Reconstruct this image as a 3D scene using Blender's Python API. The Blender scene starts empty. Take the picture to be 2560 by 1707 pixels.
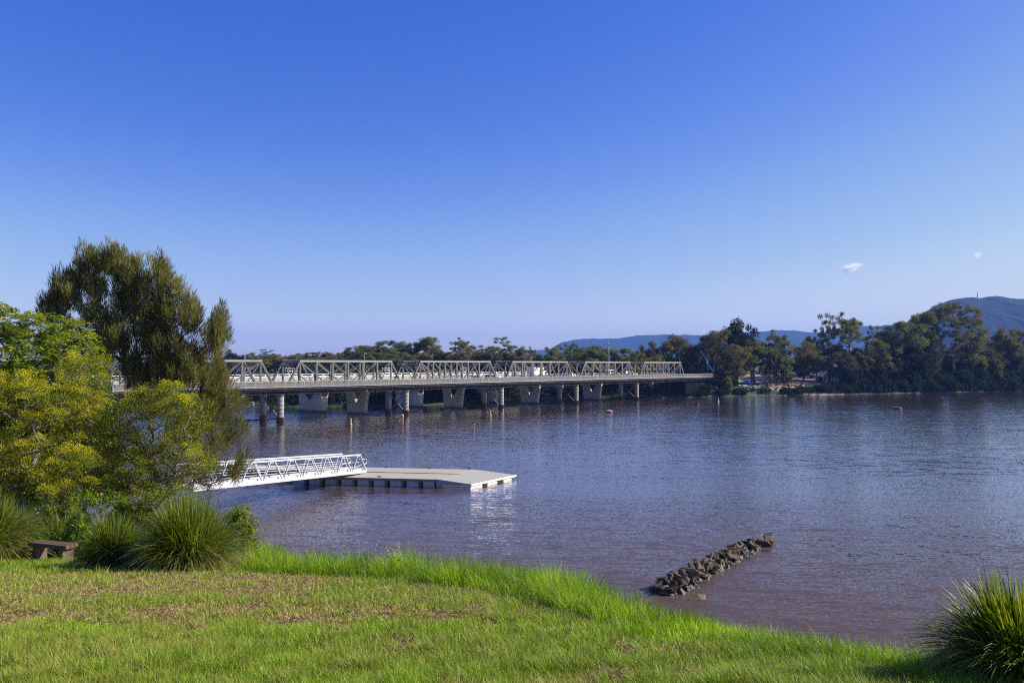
import bpy, math, random
import numpy as np
from mathutils import Vector, Matrix

# ------------------------------------------------------------------ camera, sky, sun, exposure
SC = bpy.context.scene
COL = SC.collection
CAM_H = 12.5
FPX = 2066.0                       # focal length in pixels of the 2560 px wide photograph
PITCH = math.atan(57.5 / FPX)
cam_d = bpy.data.cameras.new("camera")
cam = bpy.data.objects.new("camera", cam_d)
COL.objects.link(cam)
cam_d.sensor_width = 36.0
cam_d.lens = 36.0 * FPX / 2560.0
cam_d.clip_start = 0.1
cam_d.clip_end = 40000
cam.location = (0, 0, CAM_H)
cam.rotation_euler = (math.radians(90) + PITCH, 0, 0)
SC.camera = cam

SUN_EL = math.radians(31)
SUN_AZ = math.radians(7)           # angle from +X towards +Y
sun_dir = Vector((math.cos(SUN_EL) * math.cos(SUN_AZ), math.cos(SUN_EL) * math.sin(SUN_AZ), math.sin(SUN_EL)))
sd = bpy.data.lights.new("sun", 'SUN')
sd.energy = 5.0
sd.angle = math.radians(0.5)
sd.color = (1.0, 0.93, 0.80)
so = bpy.data.objects.new("sun", sd)
COL.objects.link(so)
so.rotation_euler = (-sun_dir).to_track_quat('-Z', 'Y').to_euler()
so.location = (60, 10, 80)

W = bpy.data.worlds.new("World")
SC.world = W
W.use_nodes = True
nt = W.node_tree
bg = nt.nodes["Background"]
sky = nt.nodes.new('ShaderNodeTexSky')
sky.sky_type = 'NISHITA'
sky.sun_disc = False
sky.sun_elevation = SUN_EL
sky.sun_rotation = math.radians(90) - SUN_AZ
sky.altitude = 0
sky.air_density = 1.0
sky.dust_density = 0.6
sky.ozone_density = 3.0
hsv = nt.nodes.new('ShaderNodeHueSaturation')
hsv.inputs['Saturation'].default_value = 1.12
hsv.inputs['Hue'].default_value = 0.515
nt.links.new(sky.outputs[0], hsv.inputs['Color'])
SKY_STR = 0.13
pre = nt.nodes.new('ShaderNodeVectorMath'); pre.operation = 'SCALE'; pre.inputs['Scale'].default_value = SKY_STR
nt.links.new(hsv.outputs[0], pre.inputs[0])
cur = nt.nodes.new('ShaderNodeRGBCurve')                 # deepens the blue of the clear sky, as the photograph is developed
cur.mapping.extend = 'HORIZONTAL'
for ci, pts_ in enumerate((((0, 0), (.127, .060), (.2, .148), (.287, .285), (.386, .405), (.58, .64), (1, .80)),
                           ((0, 0), (.223, .168), (.325, .280), (.44, .44), (.565, .570), (.70, .70), (1, .82)),
                           ((0, 0), (.25, .38), (.479, .66), (.584, .76), (.66, .81), (.8, .84), (1, .87)))):
    c_ = cur.mapping.curves[ci]
    c_.points[0].location = pts_[0]; c_.points[1].location = pts_[-1]
    for q_ in pts_[1:-1]: c_.points.new(*q_)
cur.mapping.update()
nt.links.new(pre.outputs[0], cur.inputs['Color'])
com = nt.nodes.new('ShaderNodeVectorMath'); com.operation = 'SCALE'; com.inputs['Scale'].default_value = 1 / SKY_STR / 2**0.8
nt.links.new(cur.outputs[0], com.inputs[0])
nt.links.new(com.outputs[0], bg.inputs[0])
bg.inputs[1].default_value = SKY_STR

SC.view_settings.view_transform = 'Standard'
SC.view_settings.look = 'None'
SC.view_settings.exposure = 0.8
SC.view_settings.gamma = 1.0
SC.cycles.max_bounces = 14
SC.cycles.diffuse_bounces = 4
SC.cycles.volume_bounces = 14
SC.cycles.transparent_max_bounces = 8
SC.cycles.sample_clamp_indirect = 2.5
SC.cycles.use_denoising = False
SC.cycles.filter_width = 1.1

RNG = np.random.default_rng(7)

# ------------------------------------------------------------------ helpers
def ray(px, py):
    """direction (y = 1) of the view ray through a pixel of the photograph"""
    u = (px - 1280.0) / FPX
    v = (853.5 - py) / FPX
    cp, sp = math.cos(PITCH), math.sin(PITCH)
    y = cp - v * sp
    z = sp + v * cp
    return u / y, z / y
def on_water(px, py, h=0.0):
    ux, uz = ray(px, py)
    y = (h - CAM_H) / uz
    return ux * y, y
def at_y(px, py, y):
    ux, uz = ray(px, py)
    return ux * y, CAM_H + uz * y

def tag(o, label=None, cat=None, group=None, kind=None):
    if label: o["label"] = label
    if cat: o["category"] = cat
    if group: o["group"] = group
    if kind: o["kind"] = kind
    return o
def thing(name, loc, rz, label, cat, group=None):
    o = bpy.data.objects.new(name, None)
    COL.objects.link(o)
    o.location = loc
    o.rotation_euler = (0, 0, rz)
    o.empty_display_size = 0.3
    return tag(o, label, cat, group)
KIDS = {}
def part_of(o, p):
    o.parent = p
    KIDS.setdefault(p.name, []).append(o)
def copy_tree(o, parent=None, label=None, group=None, loc=None, rz=None, scale=None):
    c = o.copy()
    COL.objects.link(c)
    if parent is not None: part_of(c, parent)
    if label: c["label"] = label
    if group: c["group"] = group
    if loc is not None: c.location = loc
    if rz is not None: c.rotation_euler = (0, 0, rz)
    if scale is not None: c.scale = scale
    for k in list(KIDS.get(o.name, [])):
        copy_tree(k, c)
    return c

class MB:
    """collects geometry and links it as one mesh object"""
    def __init__(self):
        self.v = []; self.f = []; self.n = 0; self.t = []; self.mi = []
    def add(self, verts, faces, tint=0.5, mi=0):
        verts = np.asarray(verts, dtype=np.float32).reshape(-1, 3)
        if isinstance(faces, np.ndarray):
            self.f.append(faces.astype(np.int64) + self.n)
            self.mi.append(np.full(len(faces), mi, dtype=np.int32))
        else:
            by = {}
            for f in faces: by.setdefault(len(f), []).append(f)
            for k, fs in by.items():
                self.f.append(np.array(fs, dtype=np.int64) + self.n)
                self.mi.append(np.full(len(fs), mi, dtype=np.int32))
        t = np.broadcast_to(np.asarray(tint, dtype=np.float32), (len(verts),))
        self.t.append(np.array(t))
        self.v.append(verts); self.n += len(verts)
        return self
    def box(self, lo, hi, mi=0, tint=0.5):
        x0, y0, z0 = lo; x1, y1, z1 = hi
        v = [(x0,y0,z0),(x1,y0,z0),(x1,y1,z0),(x0,y1,z0),(x0,y0,z1),(x1,y0,z1),(x1,y1,z1),(x0,y1,z1)]
        f = [(0,3,2,1),(4,5,6,7),(0,1,5,4),(1,2,6,5),(2,3,7,6),(3,0,4,7)]
        return self.add(v, f, tint, mi)
    def bbox(self, lo, hi, b=0.03, mi=0, tint=0.5):
        """box with chamfered vertical and horizontal edges"""
        x0,y0,z0 = lo; x1,y1,z1 = hi
        P = []
        for z, k in ((z0, b), (z0 + b, 0), (z1 - b, 0), (z1, b)):
            a0, a1, c0, c1 = x0 + k, x1 - k, y0 + k, y1 - k
            P += [(a0+b,c0,z),(a1-b,c0,z),(a1,c0+b,z),(a1,c1-b,z),(a1-b,c1,z),(a0+b,c1,z),(a0,c1-b,z),(a0,c0+b,z)]
        f = [tuple(range(7, -1, -1)), tuple(range(24, 32))]
        for r in range(3):
            for i in range(8):
                j = (i + 1) % 8
                f.append((r*8+i, r*8+j, r*8+8+j, r*8+8+i))
        return self.add(P, f, tint, mi)
    def bar(self, a, b, w, h=None, up=(0,0,1), mi=0, tint=0.5):
        h = h or w
        a = Vector(a); b = Vector(b); d = (b - a)
        if d.length < 1e-6: return self
        d.normalize(); up = Vector(up)
        if abs(d.dot(up)) > 0.99: up = Vector((1, 0, 0))
        s = d.cross(up).normalized(); t = s.cross(d).normalized()
        s = s * (w / 2); t = t * (h / 2)
        v = [a-s-t, a+s-t, a+s+t, a-s+t, b-s-t, b+s-t, b+s+t, b-s+t]
        f = [(0,1,2,3),(7,6,5,4),(0,4,5,1),(1,5,6,2),(2,6,7,3),(3,7,4,0)]
        return self.add([tuple(q) for q in v], f, tint, mi)
    def tube(self, pts, radii, sides=8, cap=True, mi=0, tint=0.5):
        pts = [Vector(p) for p in pts]
        n = len(pts)
        if n < 2: return self
        if not hasattr(radii, '__len__'): radii = [radii] * n
        d0 = (pts[1] - pts[0]).normalized()
        ref = Vector((0, 0, 1)) if abs(d0.z) < 0.9 else Vector((1, 0, 0))
        s = d0.cross(ref).normalized()
        V = []
        for i in range(n):
            d = (pts[min(i+1, n-1)] - pts[max(i-1, 0)])
            if d.length < 1e-9: d = d0
            d.normalize()
            s = (s - d * s.dot(d))
            if s.length < 1e-6: s = d.orthogonal()
            s.normalize(); t = d.cross(s)
            for k in range(sides):
                a = 2 * math.pi * k / sides
                V.append(tuple(pts[i] + (s * math.cos(a) + t * math.sin(a)) * radii[i]))
        F = []
        for i in range(n - 1):
            for k in range(sides):
                k2 = (k + 1) % sides
                F.append((i*sides+k, i*sides+k2, (i+1)*sides+k2, (i+1)*sides+k))
        if cap:
            F.append(tuple(range(sides - 1, -1, -1)))
            F.append(tuple(range((n-1)*sides, n*sides)))
        return self.add(V, F, tint, mi)
    def lathe(self, c, prof, sides=16, mi=0):
        V = []
        for r, z in prof:
            for k in range(sides):
                a = 2 * math.pi * k / sides
                V.append((c[0] + r*math.cos(a), c[1] + r*math.sin(a), c[2] + z))
        F = []
        for i in range(len(prof) - 1):
            for k in range(sides):
                k2 = (k + 1) % sides
                F.append((i*sides+k, i*sides+k2, (i+1)*sides+k2, (i+1)*sides+k))
        F.append(tuple(range(sides - 1, -1, -1)))
        F.append(tuple(range((len(prof)-1)*sides, len(prof)*sides)))
        return self.add(V, F, mi=mi)
    def prism(self, poly, axis, a, b, mi=0):
        """polygon in the other two axes, extruded along axis from a to b"""
        n = len(poly)
        def P(q, c):
            if axis == 'x': return (c, q[0], q[1])
            if axis == 'y': return (q[0], c, q[1])
            return (q[0], q[1], c)
        V = [P(q, a) for q in poly] + [P(q, b) for q in poly]
        F = [tuple(range(n - 1, -1, -1)), tuple(range(n, 2*n))]
        for i in range(n):
            j = (i + 1) % n
            F.append((i, j, n + j, n + i))
        return self.add(V, F, mi=mi)
    def obj(self, name, mats, parent=None, smooth=False, loc=None):
        me = bpy.data.meshes.new(name)
        v = np.concatenate(self.v)
        me.vertices.add(len(v))
        me.vertices.foreach_set("co", v.ravel())
        loops = np.concatenate([f.ravel() for f in self.f]).astype(np.int32)
        sizes = np.concatenate([np.full(len(f), f.shape[1], dtype=np.int32) for f in self.f])
        starts = np.zeros(len(sizes), dtype=np.int32); starts[1:] = np.cumsum(sizes)[:-1]
        me.loops.add(len(loops)); me.loops.foreach_set("vertex_index", loops)
        me.polygons.add(len(sizes))
        me.polygons.foreach_set("loop_start", starts)
        me.polygons.foreach_set("loop_total", sizes)
        me.polygons.foreach_set("material_index", np.concatenate(self.mi))
        me.polygons.foreach_set("use_smooth", np.full(len(sizes), bool(smooth), dtype=bool))
        at = me.attributes.new("tint", 'FLOAT', 'POINT')
        at.data.foreach_set("value", np.concatenate(self.t))
        me.update(calc_edges=True)
        if not isinstance(mats, (list, tuple)): mats = [mats]
        for m in mats: me.materials.append(m)
        o = bpy.data.objects.new(name, me)
        COL.objects.link(o)
        if loc is not None: o.location = loc
        if parent is not None: part_of(o, parent)
        return o

# ------------------------------------------------------------------ numpy noise
def _hash(ix, iy, s):
    h = (ix * 374761393 + iy * 668265263 + s * 2147483647 + 12345) & 0xffffffff
    h = ((h ^ (h >> 13)) * 1274126177) & 0xffffffff
    return ((h ^ (h >> 16)) & 0xffffff) / float(0xffffff)
def vnoise(x, y, seed=0):
    x = np.asarray(x, dtype=np.float64); y = np.asarray(y, dtype=np.float64)
    ix = np.floor(x).astype(np.int64); iy = np.floor(y).astype(np.int64)
    fx = x - ix; fy = y - iy
    fx = fx*fx*(3-2*fx); fy = fy*fy*(3-2*fy)
    a = _hash(ix, iy, seed); b = _hash(ix+1, iy, seed); c = _hash(ix, iy+1, seed); d = _hash(ix+1, iy+1, seed)
    return (a*(1-fx)+b*fx)*(1-fy) + (c*(1-fx)+d*fx)*fy
def fbm(x, y, seed=0, octv=4):
    s = 0; a = 0.5; t = 0
    x = np.asarray(x, float); y = np.asarray(y, float)
    for i in range(octv):
        s = s + a*vnoise(x*2**i + 17*i, y*2**i + 31*i, seed+i); t += a; a *= 0.5
    return s / t

# ------------------------------------------------------------------ materials
MATS = {}
def new_mat(name):
    m = bpy.data.materials.new(name); m.use_nodes = True
    return m, m.node_tree, m.node_tree.nodes["Principled BSDF"]
def ramp(nt, fac, stops):
    r = nt.nodes.new('ShaderNodeValToRGB')
    cr = r.color_ramp
    while len(cr.elements) < len(stops): cr.elements.new(0.5)
    for e, (p, c) in zip(cr.elements, stops):
        e.position = p; e.color = (c[0], c[1], c[2], 1)
    nt.links.new(fac, r.inputs[0])
    return r.outputs[0]
def noise(nt, scale, detail=4, rough=0.6, vec=None, stretch=None, dist=0.0):
    tc = nt.nodes.new('ShaderNodeTexCoord')
    src = tc.outputs['Object'] if vec is None else vec
    if stretch:
        mp = nt.nodes.new('ShaderNodeMapping')
        mp.inputs['Scale'].default_value = stretch
        nt.links.new(src, mp.inputs[0]); src = mp.outputs[0]
    n = nt.nodes.new('ShaderNodeTexNoise')
    n.inputs['Scale'].default_value = scale
    n.inputs['Detail'].default_value = detail
    n.inputs['Roughness'].default_value = rough
    n.inputs['Distortion'].default_value = dist
    nt.links.new(src, n.inputs['Vector'])
    return n.outputs['Fac']
def bump(nt, bsdf, h, strength, dist):
    b = nt.nodes.new('ShaderNodeBump')
    b.inputs['Strength'].default_value = strength
    b.inputs['Distance'].default_value = dist
    nt.links.new(h, b.inputs['Height'])
    nt.links.new(b.outputs[0], bsdf.inputs['Normal'])
    return b
def surf(name, c1, c2=None, scale=3.0, rough=0.7, metal=0.0, bmp=0.0, bd=0.02, stretch=None, detail=5, lo=0.3, hi=0.7, spec=0.5):
    if name in MATS: return MATS[name]
    m, nt, b = new_mat(name)
    b.inputs['Roughness'].default_value = rough
    b.inputs['Metallic'].default_value = metal
    b.inputs['Specular IOR Level'].default_value = spec
    if c2 is None: c2 = tuple(x*0.8 for x in c1)
    n = noise(nt, scale, detail, 0.65, stretch=stretch)
    nt.links.new(ramp(nt, n, [(lo, c1), (hi, c2)]), b.inputs['Base Color'])
    if bmp: bump(nt, b, n, bmp, bd)
    MATS[name] = m
    return m
def leafmat(name, stops, transl=0.35, rough=0.5, spec=0.3, tcol=(1.5, 1.6, 0.5)):
    """foliage: colour from the per-leaf tint attribute, some light passes through"""
    if name in MATS: return MATS[name]
    m, nt, b = new_mat(name)
    a = nt.nodes.new('ShaderNodeAttribute'); a.attribute_name = "tint"
    c = ramp(nt, a.outputs['Fac'], stops)
    nt.links.new(c, b.inputs['Base Color'])
    b.inputs['Roughness'].default_value = rough
    b.inputs['Specular IOR Level'].default_value = spec
    tr = nt.nodes.new('ShaderNodeBsdfTranslucent')
    mul = nt.nodes.new('ShaderNodeVectorMath'); mul.operation = 'MULTIPLY'
    nt.links.new(c, mul.inputs[0]); mul.inputs[1].default_value = tcol
    nt.links.new(mul.outputs[0], tr.inputs['Color'])
    mx = nt.nodes.new('ShaderNodeMixShader'); mx.inputs[0].default_value = transl
    nt.links.new(b.outputs[0], mx.inputs[1]); nt.links.new(tr.outputs[0], mx.inputs[2])
    nt.links.new(mx.outputs[0], nt.nodes["Material Output"].inputs['Surface'])
    MATS[name] = m
    return m
# ------------------------------------------------------------------ terrain of the near bank
EDGE = np.array([(-400,190),(-120,110),(-60,72),(-36,54),(-24,44),(-15,36),(-10.5,30),(-8,24.5),(-6.3,18.6),(-5.1,15.9),(-2.8,14.1),(-1.9,13.0),
                 (-0.47,11.4),(0.35,8.9),(0.68,7.6),(1.1,6.5),(1.47,5.5),(1.83,4.9),(2.1,4.4),(2.7,3.8),(4,3.0),(8,1.0),(40,-12),(400,-120)], float)
def lawn_z(y):
    d = np.where(y > 4, 1.6 + 0.198*(y-4), 1.6 + 0.02*(y-4))
    k = np.clip((y - 30) / 30.0, 0, 1)
    return CAM_H - d + k * 0.9
def edge_dist(x, y):
    x = np.asarray(x, float); y = np.asarray(y, float)
    best = np.full(x.shape, 1e9); by = np.zeros(x.shape)
    for (ax, ay), (bx, b_y) in zip(EDGE[:-1], EDGE[1:]):
        dx, dy = bx-ax, b_y-ay
        t = np.clip(((x-ax)*dx + (y-ay)*dy) / (dx*dx+dy*dy), 0, 1)
        qx, qy = ax+t*dx, ay+t*dy
        d = np.hypot(x-qx, y-qy)
        m = d < best
        best = np.where(m, d, best); by = np.where(m, qy, by)
    sgn = np.where(y > np.interp(x, EDGE[:,0], EDGE[:,1]), 1.0, -1.0)
    return best * sgn, by
def near_z(x, y):
    s, qy = edge_dist(x, y)
    bumpy = (fbm(np.asarray(x)*0.9, np.asarray(y)*0.9, 3, 3) - 0.5) * 0.07
    lawn = lawn_z(np.asarray(y, float))
    s0 = np.interp(x, [0.6, 1.2], [0.9, 0.4])
    g = np.where(s < s0, 0.12*s, 0.12*s0 + 0.62*(s-s0))
    z = np.where(s > 0, lawn_z(qy) - g, lawn)
    return np.maximum(z, -2.0) + bumpy
def grid_mesh(xs, ys, fz):
    X, Y = np.meshgrid(xs, ys)
    Z = fz(X, Y)
    v = np.stack([X, Y, Z], -1).reshape(-1, 3)
    nx, ny = len(xs), len(ys)
    i = (np.arange(ny-1)[:, None]*nx + np.arange(nx-1)[None, :]).ravel()
    f = np.stack([i, i+1, i+nx+1, i+nx], -1)
    return v, f
def spaced(a, b, fine_a, fine_b, step, ratio=1.25):
    s = list(np.arange(fine_a, fine_b, step))
    d = step
    while s[-1] < b: d *= ratio; s.append(s[-1] + d)
    d = step; l = []; c = fine_a
    while c > a: d *= ratio; c -= d; l.append(c)
    return np.array(l[::-1] + s)

m, ntm, b = new_mat("bank_soil")
n1 = noise(ntm, 1.1, 6, 0.65); n2 = noise(ntm, 14.0, 5, 0.7)
c1 = ramp(ntm, n1, [(0.35, (0.07, 0.07, 0.025)), (0.62, (0.24, 0.15, 0.08))])
c2 = ramp(ntm, n2, [(0.3, (0.45, 0.45, 0.45)), (0.7, (1.2, 1.2, 1.2))])
mu = ntm.nodes.new('ShaderNodeMix'); mu.data_type = 'RGBA'; mu.blend_type = 'MULTIPLY'; mu.inputs[0].default_value = 1
ntm.links.new(c1, mu.inputs[6]); ntm.links.new(c2, mu.inputs[7]); ntm.links.new(mu.outputs[2], b.inputs['Base Color'])
b.inputs['Roughness'].default_value = 0.95; bump(ntm, b, n2, 0.8, 0.03)
M_SOIL = m
v, f = grid_mesh(spaced(-900, 900, -14, 7, 0.14), spaced(-300, 400, 2, 30, 0.14), near_z)
g = MB().add(v, f).obj("riverbank", M_SOIL, smooth=True)
tag(g, kind="structure")

# path corner, lower left of the lawn
xs = np.linspace(-6.5, -2.72, 24); ys = np.linspace(1.0, 4.45, 20)
def pathz(X, Y): return near_z(X, Y) + 0.028
v, f = grid_mesh(np.linspace(0, 1, 26), np.linspace(0, 1, 20), lambda X, Y: X*0)
P = v.copy()
P[:,0] = -6.58 + v[:,0]*4.5 - v[:,1]*0.55 + 0.03*np.sin(v[:,1]*19)
P[:,1] = 1.2 + v[:,1]*3.28
P[:,2] = near_z(P[:,0], P[:,1]) + 0.03
tag(MB().add(P, f).obj("path", surf("path_gravel", (0.30, 0.20, 0.13), (0.20, 0.13, 0.09), 30, 0.95, bmp=0.4), smooth=True), kind="structure")

# ------------------------------------------------------------------ the river
m, ntm, b = new_mat("river_water")
b.inputs['Base Color'].default_value = (0.082, 0.058, 0.052, 1)
b.inputs['Roughness'].default_value = 0.07
b.inputs['IOR'].default_value = 1.33
b.inputs['Specular IOR Level'].default_value = 0.5
WAVE = (0.20, 0.38, 0.46)
geo = ntm.nodes.new('ShaderNodeNewGeometry')
pos = geo.outputs['Position']
mp = ntm.nodes.new('ShaderNodeMapping'); mp.inputs['Rotation'].default_value = (0, 0, math.radians(8))
ntm.links.new(pos, mp.inputs[0])
big = noise(ntm, 0.016, 3, 0.5, mp.outputs[0], (0.55, 1.6, 1))
w1 = noise(ntm, 0.62, 3, 0.55, mp.outputs[0], (0.45, 1.6, 1), 0.4)
w2 = noise(ntm, 2.3, 3, 0.6, mp.outputs[0], (0.5, 1.35, 1), 0.3)
w3 = noise(ntm, 7.0, 2, 0.5, mp.outputs[0], (0.6, 1.1, 1))
def mth(op, a, bb):
    q = ntm.nodes.new('ShaderNodeMath'); q.operation = op
    for i, s in enumerate((a, bb)):
        if hasattr(s, 'links'): ntm.links.new(s, q.inputs[i])
        else: q.inputs[i].default_value = s
    return q.outputs[0]
amp = ramp(ntm, big, [(0.42, (0.30,)*3), (0.58, (1.15,)*3)])
def slopes(scale, detail, rough, stretch, dist):
    """random water slopes, read as colour: sub-pixel waves average as real ones do"""
    q = ntm.nodes.new('ShaderNodeMapping'); q.inputs['Scale'].default_value = stretch; ntm.links.new(mp.outputs[0], q.inputs[0])
    n = ntm.nodes.new('ShaderNodeTexNoise'); n.inputs['Scale'].default_value = scale; n.inputs['Detail'].default_value = detail
    n.inputs['Roughness'].default_value = rough; n.inputs['Distortion'].default_value = dist
    ntm.links.new(q.outputs[0], n.inputs['Vector'])
    v = ntm.nodes.new('ShaderNodeVectorMath'); v.operation = 'SUBTRACT'; v.inputs[1].default_value = (.5, .5, .5); ntm.links.new(n.outputs['Color'], v.inputs[0])
    return v.outputs[0]
def vscale(v, f):
    q = ntm.nodes.new('ShaderNodeVectorMath'); q.operation = 'SCALE'; ntm.links.new(v, q.inputs[0])
    if hasattr(f, 'links'): ntm.links.new(f, q.inputs['Scale'])
    else: q.inputs['Scale'].default_value = f
    return q.outputs[0]
def vadd(a, bb):
    q = ntm.nodes.new('ShaderNodeVectorMath'); q.operation = 'ADD'; ntm.links.new(a, q.inputs[0]); ntm.links.new(bb, q.inputs[1]); return q.outputs[0]
tot = vadd(vscale(slopes(0.55, 2, .5, (.30, 1.7, 1), .5), mth('MULTIPLY', amp, WAVE[0])), vadd(vscale(slopes(2.3, 3, .55, (.36, 1.8, 1), .3), mth('MULTIPLY', amp, WAVE[1])), vscale(slopes(9.0, 2, .5, (.6, 1.2, 1), 0), WAVE[2])))
mq = ntm.nodes.new('ShaderNodeVectorMath'); mq.operation = 'MULTIPLY_ADD'; ntm.links.new(tot, mq.inputs[0]); mq.inputs[1].default_value = (.75, 1.0, 0); mq.inputs[2].default_value = (0, 0, 1)
nn = ntm.nodes.new('ShaderNodeVectorMath'); nn.operation = 'NORMALIZE'; ntm.links.new(mq.outputs[0], nn.inputs[0]); ntm.links.new(nn.outputs[0], b.inputs['Normal'])
b.inputs['Specular IOR Level'].default_value = 0.0
gl = ntm.nodes.new('ShaderNodeBsdfGlossy'); gl.inputs['Color'].default_value = (.92, .92, 1.0, 1); gl.inputs['Roughness'].default_value = 0.06
ntm.links.new(nn.outputs[0], gl.inputs['Normal'])
fr = ntm.nodes.new('ShaderNodeFresnel'); fr.inputs['IOR'].default_value = 1.33; ntm.links.new(nn.outputs[0], fr.inputs['Normal'])
pw_ = mth('POWER', fr.outputs[0], 2.8)
fc = ntm.nodes.new('ShaderNodeClamp'); fc.inputs['Max'].default_value = .92; ntm.links.new(mth('MULTIPLY', pw_, 7.0), fc.inputs[0])
mxw = ntm.nodes.new('ShaderNodeMixShader'); ntm.links.new(fc.outputs[0], mxw.inputs[0]); ntm.links.new(b.outputs[0], mxw.inputs[1]); ntm.links.new(gl.outputs[0], mxw.inputs[2])
ntm.links.new(mxw.outputs[0], ntm.nodes["Material Output"].inputs['Surface'])
M_WATER = m
rv = MB().add([(-6000, -400, 0), (7000, -400, 0), (7000, 1200, 0), (-6000, 1200, 0)], [(0, 1, 2, 3)]).obj("river", M_WATER)
tag(rv, kind="structure")

# ------------------------------------------------------------------ far bank
SHORE = np.array([(-6000,700),(-1200,330),(-400,262),(-75,243),(-34,248),(3,281),(40,305),(65,318),(100,331),(165,357),(247,398),(400,455),(900,600),(7000,1100)], float)
def far_z(x, y):
    x = np.asarray(x, float); y = np.asarray(y, float)
    d = y - np.interp(x, SHORE[:,0], SHORE[:,1])
    steep = np.clip((x - 40)/50, 0, 1)
    z = np.where(d < 0, d*0.3, np.minimum(d*0.42, 4.0))
    z = z + np.clip(d-9, 0, 70)*0.062 + np.clip(d-80, 0, 500)*0.02
    z = z + np.clip(d-30, 0, 300)*0.006*np.clip((30-x)/80, 0, 1)
    z = z + (fbm(x*0.05, y*0.05, 9, 3)-0.5)*1.2*np.clip(d/10, 0, 1)
    return np.maximum(z, -3)
xs = spaced(-6000, 7000, -160, 320, 5, 1.2)
ds = np.concatenate([np.arange(-12, 30, 2.0), np.arange(30, 160, 6), np.geomspace(160, 9000, 40)])
T, D = np.meshgrid(xs, ds)
Yv = D + np.interp(T, SHORE[:,0], SHORE[:,1])
Zv = far_z(T, Yv)
nx, ny = len(xs), len(ds)
i = (np.arange(ny-1)[:, None]*nx + np.arange(nx-1)[None, :]).ravel()
m, ntm, b = new_mat("far_ground")
n1 = noise(ntm, 0.035, 5, 0.6); 
ntm.links.new(ramp(ntm, n1, [(0.35, (0.045, 0.065, 0.02)), (0.5, (0.03, 0.045, 0.018)), (0.7, (0.06, 0.05, 0.03))]), b.inputs['Base Color'])
b.inputs['Roughness'].default_value = 0.95
fb = MB().add(np.stack([T, Yv, Zv], -1).reshape(-1, 3), np.stack([i, i+1, i+nx+1, i+nx], -1)).obj("far_bank", m, smooth=True)
tag(fb, kind="structure")

# ------------------------------------------------------------------ hills
def hill(name, pts, y0, depth, seed, mat, amp, label_kind="structure"):
    """pts: (photo px, photo py) along the skyline; the ridge stands at distance y0"""
    X = []; H = []
    for px, py in pts:
        x, z = at_y(px, py, y0); X.append(x); H.append(z)
    X = np.array(X); H = np.array(H)
    xs = np.linspace(X[0], X[-1], 420)
    vs = np.linspace(-1, 1, 110)
    A, B = np.meshgrid(xs, vs)
    R = np.interp(A, X, H)
    prof = np.where(B < 0, (1+B)**0.8, (1-B*0.9)**1.0)
    gul = fbm(A/(depth*0.10)+B*0.6, B*1.6, seed, 4)
    Z = R*prof*(1 - 0.20*(1-np.abs(1-np.abs(B)*1.0))*0) - (gul-0.3)*amp*6*np.clip((1-prof)*2.2, 0, 1)*np.clip(prof*3, 0, 1)
    Z = Z + (fbm(A/55., (B*depth)/55., seed+5, 3)-0.5)*amp
    Yy = y0 + B*depth
    nx, ny = len(xs), len(vs)
    i = (np.arange(ny-1)[:, None]*nx + np.arange(nx-1)[None, :]).ravel()
    o = MB().add(np.stack([A, Yy, Z], -1).reshape(-1, 3), np.stack([i, i+1, i+nx+1, i+nx], -1)).obj(name, mat, smooth=True)
    return tag(o, kind=label_kind)
m, ntm, b = new_mat("hill_forest")
n1 = noise(ntm, 0.02, 6, 0.7)
ntm.links.new(ramp(ntm, n1, [(0.3, (0.008, 0.015, 0.010)), (0.7, (0.024, 0.034, 0.016))]), b.inputs['Base Color'])
b.inputs['Roughness'].default_value = 1.0; b.inputs['Specular IOR Level'].default_value = 0.1
bump(ntm, b, n1, 1.0, 18.0)
M_HILL = m
hill("distant_ridge", [(900, 905), (1150, 893), (1250, 884), (1330, 876), (1375, 873), (1402, 855), (1440, 848), (1500, 846), (1545, 845), (1575, 840), (1605, 837),
     (1660, 836), (1740, 838), (1800, 835), (1880, 829), (1950, 824), (1995, 826), (2060, 832), (2110, 824), (2160, 815), (2250, 812), (2400, 800), (2700, 800), (3200, 830)], 6800, 1500, 3, M_HILL, 16)
hill("wooded_hill", [(2000, 908), (2100, 890), (2200, 852), (2280, 802), (2345, 759), (2380, 748), (2410, 744), (2430, 743), (2450, 744), (2470, 740), (2490, 739), (2520, 744),
     (2545, 747), (2600, 752), (2750, 770), (3000, 800), (3500, 870)], 3600, 900, 21, M_HILL, 11)
x, z = at_y(2443.5, 744, 3590); x2, z2 = at_y(2443.5, 727, 3590)
tw = thing("radio_tower", (x, 3590, z-8), 0, "slim lattice radio mast on the crest of the wooded hill", "mast")
mb = MB()
Ht = z2 - z + 8
for k in range(3):
    a = k*2.1
    mb.bar((2.6*math.cos(a), 2.6*math.sin(a), 0), (0.4*math.cos(a), 0.4*math.sin(a), Ht*0.8), 0.8)
for q in range(7):
    h0 = Ht*0.8*q/7; r = 2.6 - 2.2*q/7
    for k in range(3):
        a = k*2.1; a2 = a+2.1
        mb.bar((r*math.cos(a), r*math.sin(a), h0), (r*.8*math.cos(a2), r*.8*math.sin(a2), h0+Ht*0.1), 0.3)
mb.obj("lattice", surf("mast_steel", (0.18, 0.18, 0.19), rough=0.6), tw)
MB().tube([(0, 0, Ht*0.78), (0, 0, Ht)], [0.5, 0.25], 6).obj("antenna", surf("mast_steel", (0.2,)*3), tw)
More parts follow.
